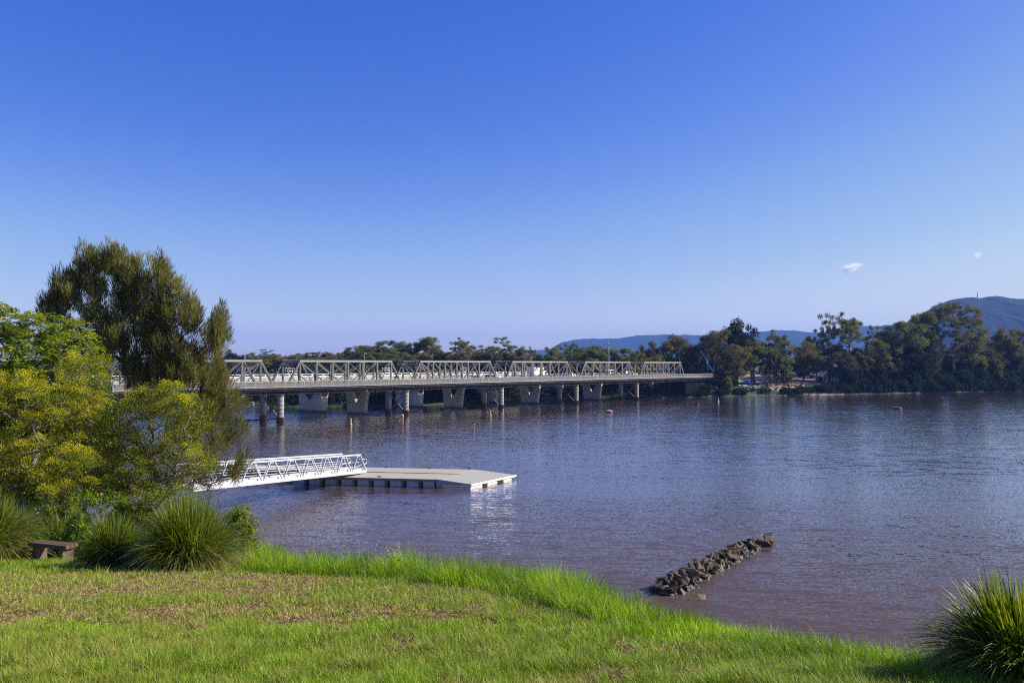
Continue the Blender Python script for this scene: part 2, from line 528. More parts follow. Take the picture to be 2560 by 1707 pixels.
# ------------------------------------------------------------------ bridges
UX = Vector((0.641, 0.767, 0)); BRZ = math.atan2(0.767, 0.641)
x0, y0 = on_water(700.8, 1057)
BP = (x0, y0, 0)
SP = 36.3
def bridge_pt(lx, ly, lz=0.0):
    return (BP[0] + 0.6413*lx - 0.7673*ly, BP[1] + 0.7673*lx + 0.6413*ly, lz)
M_IRON = surf("grey_painted_iron", (0.105, 0.098, 0.102), (0.068, 0.063, 0.067), 1.6, 0.6, bmp=0.05)
M_CHORD = surf("light_grey_iron", (0.25, 0.24, 0.24), (0.18, 0.17, 0.175), 1.6, 0.6)
M_DARK = surf("dark_girder_iron", (0.05, 0.043, 0.048), (0.03, 0.027, 0.03), 1.0, 0.7)
M_RAIL = surf("galvanised_rail", (0.33, 0.32, 0.315), (0.26, 0.25, 0.25), 2.0, 0.45)
M_DECK = surf("footway_concrete", (0.15, 0.14, 0.135), (0.11, 0.105, 0.10), 1.0, 0.9)
M_ASPH = surf("road_asphalt", (0.07, 0.07, 0.072), (0.05, 0.05, 0.052), 3.0, 0.95)
M_WHITE = surf("white_paint", (0.70, 0.70, 0.68), (0.62, 0.62, 0.60), 1.0, 0.4)
def zband(name, stops, scale=2.0, amount=0.35, rough=0.85, streak=(1,1,0.12)):
    """concrete or iron with bands that follow the height above the water (tide stains)"""
    m, ntm, b = new_mat(name)
    geo = ntm.nodes.new('ShaderNodeNewGeometry'); sx = ntm.nodes.new('ShaderNodeSeparateXYZ')
    ntm.links.new(geo.outputs['Position'], sx.inputs[0])
    n = noise(ntm, scale, 5, 0.65, stretch=streak)
    a = ntm.nodes.new('ShaderNodeMath'); a.operation = 'MULTIPLY_ADD'
    ntm.links.new(n, a.inputs[0]); a.inputs[1].default_value = amount*2; ntm.links.new(sx.outputs[2], a.inputs[2])
    d = ntm.nodes.new('ShaderNodeMath'); d.operation = 'MULTIPLY'; d.inputs[1].default_value = 0.1
    ntm.links.new(a.outputs[0], d.inputs[0])
    c = ramp(ntm, d.outputs[0], stops)
    n2 = noise(ntm, 1.7, 6, 0.7, stretch=streak)
    c2 = ramp(ntm, n2, [(0.3, (0.72, 0.72, 0.74)), (0.65, (1.08, 1.06, 1.02))])
    mu = ntm.nodes.new('ShaderNodeMix'); mu.data_type = 'RGBA'; mu.blend_type = 'MULTIPLY'; mu.inputs[0].default_value = 1
    ntm.links.new(c, mu.inputs[6]); ntm.links.new(c2, mu.inputs[7]); ntm.links.new(mu.outputs[2], b.inputs['Base Color'])
    b.inputs['Roughness'].default_value = rough
    bump(ntm, b, n2, 0.25, 0.03)
    return m
M_COLM = zband("iron_caisson", [(0.0, (0.07, 0.04, 0.03)), (0.14, (0.10, 0.06, 0.05)), (0.17, (0.22, 0.13, 0.11)), (0.20, (0.22, 0.21, 0.21)), (0.5, (0.27, 0.26, 0.25))])
M_PIER = zband("weathered_concrete", [(0.0, (0.09, 0.08, 0.07)), (0.06, (0.15, 0.14, 0.13)), (0.10, (0.38, 0.38, 0.39)), (0.28, (0.37, 0.37, 0.37)), (0.32, (0.34, 0.31, 0.28)), (0.5, (0.36, 0.33, 0.29))])
M_NEWC = zband("new_concrete", [(0.0, (0.12, 0.11, 0.10)), (0.08, (0.22, 0.21, 0.20)), (0.12, (0.50, 0.50, 0.50)), (0.6, (0.55, 0.55, 0.54))])
# ---- iron truss bridge
TB = thing("truss_bridge", BP, BRZ, "long grey iron truss bridge on pairs of round columns with a footway railing", "bridge")
ZT, ZB = 13.25, 6.95
L0, L1 = 0.9, 4.95
def truss(parent, xs, y):
    t = bpy.data.objects.new("truss", None); COL.objects.link(t); t.location = (xs, y, 0); part_of(t, parent)
    return t
span_nodes = [L1 + (SP - 2*L1)*k/6 for k in range(7)]
first_truss = None
def build_truss(parent):
    t = truss(parent, 0, 0)
    mb = MB(); mb.box((L1-0.2, -0.24, ZT-0.2), (SP-L1+0.2, 0.24, ZT+0.2)); mb.box((L1-0.3, -0.30, ZT+0.203), (SP-L1+0.3, 0.30, ZT+0.25)); mb.obj("top_chord", M_CHORD, t)
    mb = MB(); mb.box((L0, -0.26, ZB-0.32), (SP-L0, -0.16, ZB+0.32)); mb.box((L0, 0.16, ZB-0.32), (SP-L0, 0.26, ZB+0.32)); mb.obj("bottom_chord", M_DARK, t)
    for a, bb in ((L0+0.1, L1), (SP-L0-0.1, SP-L1)):
        mb = MB(); mb.bar((a, 0, ZB-0.2), (bb, 0, ZT-0.05), 0.42, 0.40, up=(0, 1, 0)); mb.obj("end_post", M_IRON, t)
    v0 = None
    for k, xx in enumerate(span_nodes):
        w = 0.26 if k in (0, 6) else 0.40
        key = "thin" if k in (0, 6) else "wide"
        if (v0 is None) or v0.get(key) is None:
            mb = MB()
            for s in (-1, 1):
                mb.box((-w/2, s*0.16-0.03, ZB), (w/2, s*0.16+0.03, ZT-0.203))
                mb.box((-w/2+0.0, s*0.16-0.03-0.05, ZT-0.62), (w/2, s*0.16-0.031, ZT-0.22))
            nb = 7
            for q in range(nb):
                za = ZB + 0.3 + (ZT-ZB-1.0)*q/nb; zb = ZB + 0.3 + (ZT-ZB-1.0)*(q+1)/nb
                sg = 1 if q % 2 else -1
                mb.bar((-w/2+0.03, -0.13*sg, za), (-w/2+0.03, 0.13*sg, zb), 0.05, 0.03); mb.bar((w/2-0.03, 0.13*sg, za), (w/2-0.03, -0.13*sg, zb), 0.05, 0.03)
            o = mb.obj("vertical_post", M_IRON, t)
            v0 = v0 or {}; v0[key] = o
        else:
            o = v0[key].copy(); COL.objects.link(o); part_of(o, t)
        o.location = (xx, 0, 0)
    mb = MB()
    N = span_nodes
    zt, zb = ZT - 0.1, ZB + 0.1
    def dg(xa, xb, w, y=0.0):
        for s in (-1, 1): mb.bar((xa, s*0.11+y, zt), (xb, s*0.11+y, zb), w, 0.03, up=(0, 1, 0))
    dg(N[0], N[1], 0.14); dg(N[0], N[2], 0.18); dg(N[1], N[3], 0.17); dg(N[2], N[4], 0.10)
    dg(N[6], N[5], 0.14); dg(N[6], N[4], 0.18); dg(N[5], N[3], 0.17); dg(N[4], N[2], 0.10)
    dg(N[3], N[5], 0.07, 0.02); dg(N[3], N[1], 0.07, 0.02)
    mb.obj("diagonal_bracing", M_IRON, t)
    return t
t0 = build_truss(TB)
t0.location = (-2*SP, 0, 0)
for i in range(-2, 5):
    for y in (0, 6.4):
        if i == -2 and y == 0: continue
        copy_tree(t0, TB, loc=(i*SP, y, 0))
# portal and top bracing between the two trusses
for i in range(-2, 5):
    X0 = i*SP
    for xx, sl in ((X0+L1, -1), (X0+SP-L1, 1)):
        mb = MB()
        # arched lattice portal lying in the plane of the end posts
        zz = ZT - 1.15; xo = xx + sl*(L1-L0)*(ZT-zz)/(ZT-ZB)
        mb.bar((xx, 0.2, ZT), (xx, 6.2, ZT), 0.22, 0.22); mb.bar((xo, 0.2, zz), (xo, 6.2, zz), 0.14, 0.14)
        for q in range(14):
            ya = 0.3 + 5.8*q/14; yb = 0.3 + 5.8*(q+1)/14
            mb.bar((xx, ya, ZT), (xo, yb, zz), 0.07); mb.bar((xx, yb, ZT), (xo, ya, zz), 0.07)
        for s in (0.2, 6.2):
            s2 = 1.3 if s < 1 else 5.1
            x3 = xx + sl*(L1-L0)*2.2/(ZT-ZB)
            mb.bar((x3, s, ZT-2.2), (xo, s2, zz), 0.14)
        mb.obj("portal_lattice", M_DARK, TB)
    mb = MB()
    for k, xx in enumerate(span_nodes[1:-1]):
        mb.bar((X0+xx, 0.25, ZT+0.05), (X0+xx, 6.15, ZT+0.05), 0.12, 0.2)
    for k in range(6):
        a, c = X0+span_nodes[k], X0+span_nodes[k+1]
        mb.bar((a, 0.25, ZT), (c, 6.15, ZT), 0.06); mb.bar((a, 6.15, ZT-0.08), (c, 0.25, ZT-0.08), 0.06)
    mb.obj("top_bracing", M_IRON, TB)
XA, XE = -2*SP, 5*SP + 17
mb = MB()
mb.box((XA, 0.4, 7.25), (XE, 6.0, 7.5))
mb.obj("road_deck", M_ASPH, TB)
mb = MB()
x = XA + 1.0
while x < XE:
    mb.box((x-0.14, -0.1, 6.35), (x+0.14, 6.5, 7.24)); x += 2.2
for y in (1.4, 3.2, 5.0): mb.box((XA, y-0.12, 6.7), (XE, y+0.12, 7.24))
mb.box((XA, -0.42, 6.66), (XE, -0.30, 7.45)); mb.box((XA, 6.7, 6.5), (XE, 6.8, 7.5))
mb.obj("floor_beams", M_DARK, TB)
# outrigger brackets, pipe and footway
mb = MB(); x = XA + 1.0
while x < XE:
    mb.bar((x, -0.3, 6.35), (x-1.0, -2.5, 7.45), 0.10); mb.bar((x, -0.3, 6.35), (x+1.0, -2.5, 7.45), 0.10)
    mb.bar((x, -0.3, 7.5), (x, -2.6, 7.5), 0.12, 0.16)
    x += 4.4
mb.bar((XA, -2.35, 7.38), (XE, -2.35, 7.38), 0.12, 0.14)
mb.bar((XA, -1.6, 6.95), (XE, -1.6, 6.95), 0.07, 0.10)
mb.obj("footway_bracket", M_IRON, TB)
mb = MB(); x = XA
while x < XE:
    x2 = min(x+7.1, XE); mb.tube([(x, -0.75, 6.18), (x2-0.25, -0.75, 6.18)], 0.13, 8); mb.tube([(x2-0.25, -0.75, 6.18), (x2, -0.75, 6.18)], 0.17, 8); x = x2
mb.obj("water_pipe", M_IRON, TB)
mb = MB(); mb.box((XA, -2.65, 7.58), (XE, -0.5, 7.72)); mb.obj("footway", M_DECK, TB)
mb = MB(); mb.box((XA, -2.72, 7.66), (XE, -2.652, 7.78)); mb.obj("edge_beam", M_RAIL, TB)
mb = MB(); mb.box((XA, -0.44, 7.9), (XE, -0.38, 8.45)); mb.box((XA, 0.42, 7.52), (XE, 0.50, 8.2)); mb.box((XA, 5.9, 7.52), (XE, 5.98, 8.2)); mb.obj("guard_rail", surf("dull_guard", (0.13,0.125,0.12), (0.09,0.088,0.085), 2, .8), TB)
rl = bpy.data.objects.new("railing", None); COL.objects.link(rl); rl.location = (0, -2.6, 7.72); part_of(rl, TB)
mb = MB(); mb.bar((XA, 0, 1.22), (XE, 0, 1.22), 0.09, 0.08); mb.bar((XA, 0, 0.16), (XE, 0, 0.16), 0.06, 0.05); mb.bar((XA, 0, 1.02), (XE, 0, 1.02), 0.04, 0.04); mb.obj("rail", M_RAIL, rl)
mb = MB(); x = XA
while x < XE: mb.box((x-0.045, -0.05, -0.1), (x+0.045, 0.05, 1.2)); x += 2.4
mb.obj("rail_posts", M_RAIL, rl)
mb = MB(); x = XA
while x < XE: mb.box((x-0.008, -0.008, 0.17), (x+0.008, 0.008, 1.03)); x += 0.125
mb.obj("balusters", M_RAIL, rl)
# piers
def pier(parent):
    p = bpy.data.objects.new("pier", None); COL.objects.link(p); part_of(p, parent)
    prof = [(0.82, -3), (0.82, 1.15), (0.86, 1.16), (0.86, 1.26), (0.74, 1.27)]
    for q in range(5):
        zq = 2.2 + q*0.9
        prof += [(0.74, zq-0.03), (0.75, zq-0.02), (0.75, zq+0.02), (0.74, zq+0.03)]
    prof += [(0.74, 5.75), (0.86, 5.8), (0.9, 6.05), (0.9, 6.15)]
    o = MB().lathe((0, 0, 0), prof, 28).obj("column", M_COLM, p)
    for pl in o.data.polygons: pl.use_smooth = True
    o2 = o.copy(); COL.objects.link(o2); o2.location = (0, 6.4, 0); part_of(o2, p)
    mb = MB()
    mb.bar((0.08, 0.7, 0.9), (0.08, 5.7, 4.9), 0.22, 0.20); mb.bar((-0.2, 0.7, 4.9), (-0.2, 5.7, 0.9), 0.22, 0.20)
    mb.bar((0, 0.7, 5.2), (0, 5.7, 5.2), 0.22, 0.3)
    mb.obj("cross_brace", surf("brace_iron", (0.17, 0.15, 0.14), (0.11, 0.10, 0.095), 2, 0.7), p)
    MB().box((-0.5, -0.6, 6.15), (0.5, 7.0, 6.36)).obj("bearing_beam", M_DARK, p)
    return p
p0 = pier(TB); p0.location = (-SP, 0, 0)
for i in range(0, 5): copy_tree(p0, TB, loc=(i*SP, 0, 0))
MB().bbox((5*SP-1.2, -0.2, 1.0), (5*SP+17, 6.2, 6.3), 0.1).obj("abutment", surf("shade_painted_abutment", (.012, .013, .012), (.007, .009, .008), 1, 1.0, spec=0.0), TB)  # near-black colour stands in for the shade under the bridge end

# ---- concrete bridge behind, wedge piers with a V
CB = thing("concrete_road_bridge", bridge_pt(0, 3.0), BRZ, "grey concrete road bridge on slanted piers with a V notch, just behind the iron trusses", "bridge")
mb = MB(); poly = [(7.2, 7.5), (7.2, 8.0), (15.6, 8.0), (15.6, 7.5), (14.2, 6.3), (8.4, 6.3)]
mb.prism(poly[::-1], 'x', XA, 5*SP+14); mb.obj("deck_girder", M_PIER, CB)
MB().box((XA, 7.6, 8.004), (5*SP+14, 15.2, 8.03)).obj("carriageway", M_ASPH, CB)
mb = MB()
for y in (7.3, 15.4):
    mb.box((XA, y-0.12, 8.0), (5*SP+14, y+0.12, 8.45))
mb.obj("parapet", M_DECK, CB)
mb = MB()
for y in (7.3, 15.4):
    for z in (8.85, 9.3): mb.tube([(XA, y, z), (5*SP+14, y, z)], 0.06, 6)
    x = XA
    while x < 5*SP+14: mb.box((x-0.05, y-0.05, 8.45), (x+0.05, y+0.05, 9.3)); x += 2.6
mb.obj("metal_rail", M_RAIL, CB)
outl = [(7.55, -3), (13.4, -3), (14.7, 6.25), (12.7, 6.25), (10.5, 2.6), (8.3, 6.25), (6.4, 6.25), (7.4, 0.0)]
for i in range(-2, 5):
    xx = 32.2 + 35.2*i
    p = bpy.data.objects.new("pier", None); COL.objects.link(p); p.location = (xx, 0, 0); part_of(p, CB)
    if i == -2:
        mb = MB(); mb.prism(outl, 'x', -0.5, 0.5); mb.obj("shaft", M_PIER, p)
        MB().bbox((-1.6, 6.3, -1.0), (1.6, 14.6, 0.18), 0.05).obj("footing", surf("wet_footing", (0.05, 0.045, 0.045), (0.03,)*3, 2, .5), p)
        firstp = p
    else:
        for k in KIDS[firstp.name]:
            c = k.copy(); COL.objects.link(c); part_of(c, p)

# ---- new bridge being built
NB = thing("new_bridge", bridge_pt(0, 8.0), BRZ, "unfinished new bridge with a white concrete girder on broad wall piers, farthest of the three", "bridge")
GX = 114.5
mb = MB(); mb.prism([(17.2, 6.5), (16.3, 9.45), (26.2, 9.45), (25.0, 6.5)][::-1], 'x', -60, GX)
M_GIRD = surf("pale_new_concrete", (0.68, 0.66, 0.60), (0.60, 0.58, 0.53), 0.35, 0.8, stretch=(1, 1, 3))
mb.obj("box_girder", M_GIRD, NB)
mb = MB(); mb.box((-60, 16.3, 9.453), (GX, 16.6, 9.62)); x = -60
mb.box((-60, 16.35, 9.98), (GX, 16.5, 10.12))
while x < GX: mb.box((x-0.14, 16.38, 9.62), (x+0.14, 16.48, 9.979)); mb.box((x+0.42, 16.38, 9.62), (x+0.50, 16.48, 9.979)); x += 3.45
mb.obj("edge_rail", M_WHITE, NB)
M_FORM_SHADE = surf("formwork_and_notch_shade", (0.05, 0.045, 0.05), (0.08, 0.05, 0.05), 2, .7)  # for formwork panels, and for the infill that darkens the notches like shade
M_PINK = surf("faded_safety_mesh", (0.75, 0.45, 0.38), (0.8, 0.72, 0.66), 2.5, .8)
outw = [(16.1, -3), (25.0, -3), (25.7, 6.2), (24.0, 6.2), (20.8, 2.9), (17.7, 6.2), (15.5, 6.2), (16.0, 0.5)]
for k, xx in enumerate((28.7, 63.2, 97.7, 132.2, 166.7)):
    p = bpy.data.objects.new("pier", None); COL.objects.link(p); p.location = (xx, 0, 0); part_of(p, NB)
    mb = MB(); mb.prism(outw, 'x', 0.0, 2.1); mb.obj("shaft", M_NEWC, p)
    MB().bbox((-0.9, 15.2, -1.0), (3.0, 26, 0.22), 0.05).obj("footing", MATS["wet_footing"], p)
    mb = MB(); mb.box((2.103, 16.0, 1.5), (2.12, 16.9, 1.56), mi=0); 
    for zz in (2.0, 4.1): mb.box((-0.005, 15.7, zz), (-0.002, 25.5, zz+0.05))
    mb.obj("joint_line", M_DARK, p)
    MB().prism([(20.8, 3.15), (23.7, 6.3), (17.9, 6.3)], 'x', 0.25, 1.8).obj("notch_shade_infill", M_FORM_SHADE, p)  # dark infill added to the notch in place of the deck's shade
    if k in (0, 1, 2):
        mb = MB(); mb.box((-1.2, 13.6, 6.0), (3.2, 16.6, 6.15)); 
        for q in range(7):
            yq = 15.72 + (0.9 if q > 3 else 0); xq = 0.2 + 0.5*q if q < 4 else 0.4+0.45*(q-4)
            mb.box((xq, 15.45, 4.4 - 0.25*(q % 3)), (xq+0.14, 15.6, 6.0))
        mb.box((-0.12, 15.6, 5.1), (-0.02, 18.4, 6.2)); mb.box((-0.12, 23.4, 5.1), (-0.02, 25.6, 6.2))
        for q in range(5): mb.box((-0.14, 16.3+q*0.55, 4.6), (-0.021, 16.42+q*0.55, 5.4))
        mb.obj("formwork", M_FORM_SHADE, p)
        mb = MB()
        for yy in (13.65, 16.5):
            mb.box((-1.2, yy-0.04, 6.2), (3.2, yy+0.04, 6.75)); 
        for xq in (-1.15, 3.15): mb.box((xq-0.04, 13.65, 6.2), (xq+0.04, 16.5, 6.8))
        for q in range(6): mb.box((-1.2+q*0.87, 13.55, 6.15), (-1.12+q*0.87, 13.62, 7.1))
        mb.obj("safety_rail", M_PINK, p)
# access frames standing on the girder
M_TUBE = surf("galvanised_tube", (0.6, 0.6, 0.6), (0.5, 0.5, 0.5), 3, .4)
for q, (px, lab) in enumerate(((728, "white tube frame above the girder beside the second portal from the casuarina"), (968, "white tube frame above the new girder, between the second and third truss spans seen"),
                (1161, "white tube frame above the new girder inside the third truss span seen"), (1320, "white tube frame just behind the tall white box truck"))):
    uxx = ray(px, 930)[0]
    lx = (uxx*(BP[1]+0.6413*26) - BP[0] + 0.7673*26) / (0.6413 - uxx*0.7673)
    fr = thing("access_frame", bridge_pt(lx, 26, 9.46), BRZ, lab, "frame", "tube frames on the girder of the new bridge")
    mb = MB()
    for xx in (-1.3, 0, 1.3):
        for yy in (-0.5, 0.5): mb.tube([(xx, yy, 0), (xx, yy, 2.1)], 0.06, 6)
    for zz in (0.7, 1.4, 2.05):
        for yy in (-0.5, 0.5): mb.tube([(-1.6, yy, zz), (1.6, yy, zz)], 0.06, 6)
        for xx in (-1.3, 1.3): mb.tube([(xx, -0.6, zz), (xx, 0.6, zz)], 0.05, 6)
    mb.obj("tubes", M_TUBE, fr)
    MB().box((-1.5, -0.45, 1.42), (1.5, 0.45, 1.48)).obj("platform", M_DECK, fr)
# scaffold stair at the pier near the far bank
sc = thing("scaffold_tower", bridge_pt(165, 21.6, 0), BRZ, "white scaffold stair tower against a wall pier under the far end of the bridge", "scaffold")
mb = MB()
for xx in (0, 2.2, 4.4):
    for yy in (0, 1.8): mb.tube([(xx, yy, 0.3), (xx, yy, 6.2)], 0.07, 6)
for zz in (1.2, 2.6, 4.0, 5.4):
    for yy in (0, 1.8): mb.tube([(0, yy, zz), (4.4, yy, zz)], 0.06, 6); mb.tube([(0, yy, zz+0.6), (4.4, yy, zz+0.6)], 0.05, 6)
for q, zz in enumerate((1.2, 2.6, 4.0)): mb.bar((0.2 if q % 2 else 4.2, 0, zz), (4.2 if q % 2 else 0.2, 0, zz+1.4), 0.09)
mb.obj("scaffold_tubes", M_TUBE, sc)
mb = MB()
for zz in (1.2, 2.6, 4.0, 5.4): mb.box((0, 0.1, zz+0.03), (4.4, 1.7, zz+0.1))
mb.obj("scaffold_boards", M_WHITE, sc)

# ---- lamps and masts
M_POLE = surf("pole_grey", (0.30, 0.31, 0.33), (0.25, 0.26, 0.28), 1, .5)
def lxfor(px, ly):
    uxx = ray(px, 920)[0]
    return (uxx*(BP[1]+0.6413*ly) - BP[0] + 0.7673*ly) / (0.6413 - uxx*0.7673)
for px, ty, arm, lab in ((612, 872, True, "curved street lamp above the truss nearest the casuarina"), (911, 884, False, "thin straight lamp pole rising inside the second full truss span"),
                    (1328, 893, False, "thin lamp pole behind the truss span that holds the box truck")):
    lx = lxfor(px, 18.2); P = bridge_pt(lx, 18.2, 8.0)
    topz = at_y(px, ty, P[1])[1] - 8.0
    lt = thing("street_lamp", P, BRZ, lab, "street lamp", "lamps on the road bridge")
    if arm:
        pts = [(0, 0, 0), (0, 0, topz-1.6)] + [(1.9*math.sin(a)*0.0 + 1.6*(1-math.cos(a)), 0, topz-1.6+1.6*math.sin(a)) for a in np.linspace(0.2, 1.45, 6)] + [(2.3, 0, topz)]
        MB().tube(pts, [0.11]*2 + [0.07]*7, 8).obj("pole", M_POLE, lt)
        MB().bbox((2.2, -0.14, topz-0.05), (2.9, 0.14, topz+0.08), 0.03).obj("lamp_head", M_POLE, lt)
    else:
        MB().tube([(0, 0, 0), (0, 0, topz)], [0.12, 0.07], 8).obj("pole", M_POLE, lt)
        MB().bbox((-0.1, -0.14, topz-0.02), (0.7, 0.14, topz+0.1), 0.03).obj("lamp_head", M_POLE, lt)

# ------------------------------------------------------------------ vehicles
M_GLASS = surf("dark_window", (0.02, 0.025, 0.03), (0.03, 0.035, 0.04), 1, .1)
M_TYRE = surf("tyre_rubber", (0.02, 0.02, 0.02), rough=.8)
M_RIM = surf("wheel_rim", (0.45, 0.45, 0.47), rough=.35, metal=.6)
def paint(nm, c): return surf("paint_" + nm, c, tuple(x*0.95 for x in c), 1.0, 0.25)
def vehicle(kind, mat, loc, rz, label, group, name=None):
    """x forward; kinds: car, ute, van, bus, box_truck"""
    names = dict(car="car", ute="pickup_truck", van="van", bus="minibus", box="box_truck")
    cats = dict(car="car", ute="pickup truck", van="van", bus="minibus", box="truck")
    o = thing(names[kind], loc, rz, label, cats[kind], group)
    L, Wd, R = dict(car=(4.4, 1.78, .32), ute=(5.2, 1.85, .37), van=(5.2, 1.95, .34), bus=(6.4, 2.1, .37), box=(7.4, 2.35, .46))[kind]
    h = L/2
    if kind == "car": prof = [(-h, .35), (-h, .85), (-h+.15, .95), (-h+.55, 1.36), (-h+1.1, 1.46), (.35, 1.46), (1.15, .98), (h-.15, .82), (h, .6), (h, .35)]
    elif kind == "ute": prof = [(-h, .45), (-h, 1.1), (-.6, 1.1), (-.5, 1.7), (.9, 1.72), (1.5, 1.15), (h-.1, 1.05), (h, .75), (h, .45)]
    elif kind == "van": prof = [(-h, .4), (-h, 1.9), (-h+.1, 2.0), (1.2, 2.0), (1.9, 1.2), (h-.1, 1.05), (h, .7), (h, .4)]
    elif kind == "bus": prof = [(-h, .4), (-h, 2.5), (-h+.12, 2.62), (2.0, 2.62), (2.7, 1.6), (h-.1, 1.3), (h, .8), (h, .4)]
    else: prof = [(1.6, .55), (1.6, 2.35), (1.7, 2.45), (3.0, 2.45), (3.55, 1.5), (h, 1.35), (h, .55)]
    mb = MB(); mb.prism(prof, 'y', -Wd/2, Wd/2); mb.obj("body", mat, o)
    if kind == "box":
        MB().bbox((-h, -Wd/2-.06, .95), (1.5, Wd/2+.06, 3.55), .05).obj("cargo_box", paint("white", (.8, .8, .8)), o)
        MB().box((-h+.1, -.45, .6), (1.8, .45, .94)).obj("chassis", M_TYRE, o)
    mb = MB(); e = Wd/2 + .012
    for s in (-1, 1):
        y0_, y1_ = (e-.02, e) if s > 0 else (-e, -e+.02)
        if kind == "car": mb.prism([(-1.45, .98), (-1.05, 1.38), (-.15, 1.38), (-.15, .98)], 'y', y0_, y1_); mb.prism([(-.08, .98), (-.08, 1.38), (.33, 1.38), (.95, .98)], 'y', y0_, y1_)
        elif kind == "ute": mb.prism([(-.4, 1.15), (-.35, 1.62), (.8, 1.62), (1.3, 1.15)], 'y', y0_, y1_)
        elif kind == "van": mb.prism([(.7, 1.25), (.7, 1.8), (1.25, 1.8), (1.7, 1.25)], 'y', y0_, y1_)
        elif kind == "bus":
            for q in range(3): mb.box((-2.7+q*1.45, y0_, 1.45), (-1.5+q*1.45, y1_, 2.3))
            mb.prism([(1.6, 1.45), (1.6, 2.3), (2.05, 2.3), (2.5, 1.5)], 'y', y0_, y1_)
        else: mb.prism([(2.1, 1.5), (2.1, 2.2), (2.95, 2.2), (3.3, 1.5)], 'y', y0_, y1_)
    rearx = {"car": None, "ute": None, "van": -h, "bus": -h, "box": None}[kind]
    if rearx is not None: mb.box((rearx-.012, -Wd/2+.2, 1.3 if kind == "van" else 1.6), (rearx-.002, Wd/2-.2, 1.8 if kind == "van" else 2.3))
    if kind == "car": mb.prism([(.42, 1.46), (1.16, 1.0), (1.18, 1.03), (.44, 1.49)][::-1], 'y', -Wd/2+.12, Wd/2-.12); mb.prism([(-h+.2, 1.0), (-h+.55, 1.36), (-h+.53, 1.40), (-h+.17, 1.03)], 'y', -Wd/2+.15, Wd/2-.15)
    mb.obj("window", M_GLASS, o)
    for xx in ((-h*.62, h*.62) if kind != "box" else (-h*.55, 2.9)):
        for s in (-1, 1):
            w = bpy.data.objects.new("wheel", None); COL.objects.link(w); w.location = (xx, s*(Wd/2-.1), R); part_of(w, o)
            MB().tube([(0, -.11, 0), (0, -.08, 0), (0, .08, 0), (0, .11, 0)], [R*.93, R, R, R*.93], 16).obj("tyre", M_TYRE, w)
            MB().tube([(0, -.115, 0), (0, .115, 0)], R*.58, 12).obj("rim", M_RIM, w)
    return o
wh = paint("white", (.8, .8, .8)); gr = paint("grey", (.25, .26, .28)); bl = paint("blue", (.05, .14, .42)); dk = paint("black", (.03, .03, .035)); rd = paint("red", (.45, .03, .03))
G1 = "vehicles crossing the road bridge"
for kind, mt, px, ly, flip, lab in (
    ("car", wh, 1188, 9.5, 0, "white car with dark windows seen through the third truss span, before the portal gap"),
    ("car", wh, 1240, 12.4, 1, "white car in the portal gap beside the third pair of columns"),
    ("car", gr, 1228, 9.5, 0, "grey car tailing into the portal gap by the third pair of columns"),
    ("car", wh, 1294, 9.5, 0, "pale car following the tall white box truck"),
    ("box", wh, 1345, 9.8, 0, "tall white box truck with blank cargo box behind the truss"),
    ("car", wh, 1412, 9.5, 0, "white car in the gap just right of the box truck's truss span"),
    ("ute", wh, 1424, 12.4, 1, "white pickup truck crossing the gap over the fourth pair of columns"),
    ("car", wh, 1486, 9.5, 0, "white car close behind the white minibus"),
    ("bus", wh, 1520, 9.6, 0, "tall white minibus with dark side windows behind the fifth truss span"),
    ("van", wh, 1566, 9.6, 0, "white van ahead of the minibus near the far end"),
    ("ute", wh, 1581, 12.4, 1, "small white pickup in the gap over the fifth pair of columns"),
    ("car", dk, 1625, 9.6, 0, "dark car on the last truss span before the far bank")):
    ly += 3.0; lx = lxfor(px, ly); vehicle(kind, mt, bridge_pt(lx, ly, 8.035), BRZ + (math.pi if flip else 0), lab, G1)
# ------------------------------------------------------------------ pontoon and gangway
def poly_slab(mb, pts, z0, z1, mi=0):
    """pts: xy outline, z1 may be a list of heights"""
    n = len(pts)
    zt = z1 if hasattr(z1, '__len__') else [z1]*n
    V = [(p[0], p[1], z0) for p in pts] + [(p[0], p[1], t) for p, t in zip(pts, zt)]
    F = [tuple(range(n-1, -1, -1)), tuple(range(n, 2*n))] + [(i, (i+1) % n, n+(i+1) % n, n+i) for i in range(n)]
    mb.add(V, F, mi=mi)
# corner points on the water, measured in the photograph
fa = Vector((-4.1, 83.6)); fd = Vector((-11.6, 1.9)).normalized(); ed = Vector((4.6, 7.25)).normalized()
EW = 8.4
PZ = 0.87
M_PDECK = surf("sandy_deck", (0.40, 0.36, 0.28), (0.34, 0.305, 0.24), 1.2, .85, stretch=(1, 1, 1))
M_PRAMP = surf("grey_ramp_deck", (0.34, 0.33, 0.29), (0.29, 0.285, 0.255), 1.5, .8)
M_PEDGE = surf("timber_edging", (0.17, 0.15, 0.13), (0.12, 0.11, 0.10), 3, .8, stretch=(1, 1, 6))
M_FLOAT = surf("grey_float", (0.28, 0.31, 0.34), (0.22, 0.24, 0.27), 1.5, .6)
M_FLOATW = surf("white_float", (0.72, 0.70, 0.62), (0.60, 0.56, 0.48), 1.5, .6)
PO = thing("floating_pontoon", (fa.x, fa.y, 0), 0, "long pale floating pontoon with a sloping grey end and block floats under it", "pontoon")
def Q(a, e): 
    p = fd*a + ed*e
    return (p.x, p.y)
RL = 3.6                                     # length of the sloping end
mb = MB()
poly_slab(mb, [Q(RL, 0), Q(RL, EW), Q(RL+9, EW), Q(20, EW), Q(31, EW-0.2), Q(31, 4.4), Q(19.4, 4.4), Q(19.4, 0)][::-1], 0.62, 0.84)
mb.obj("deck_frame", M_PEDGE, PO)
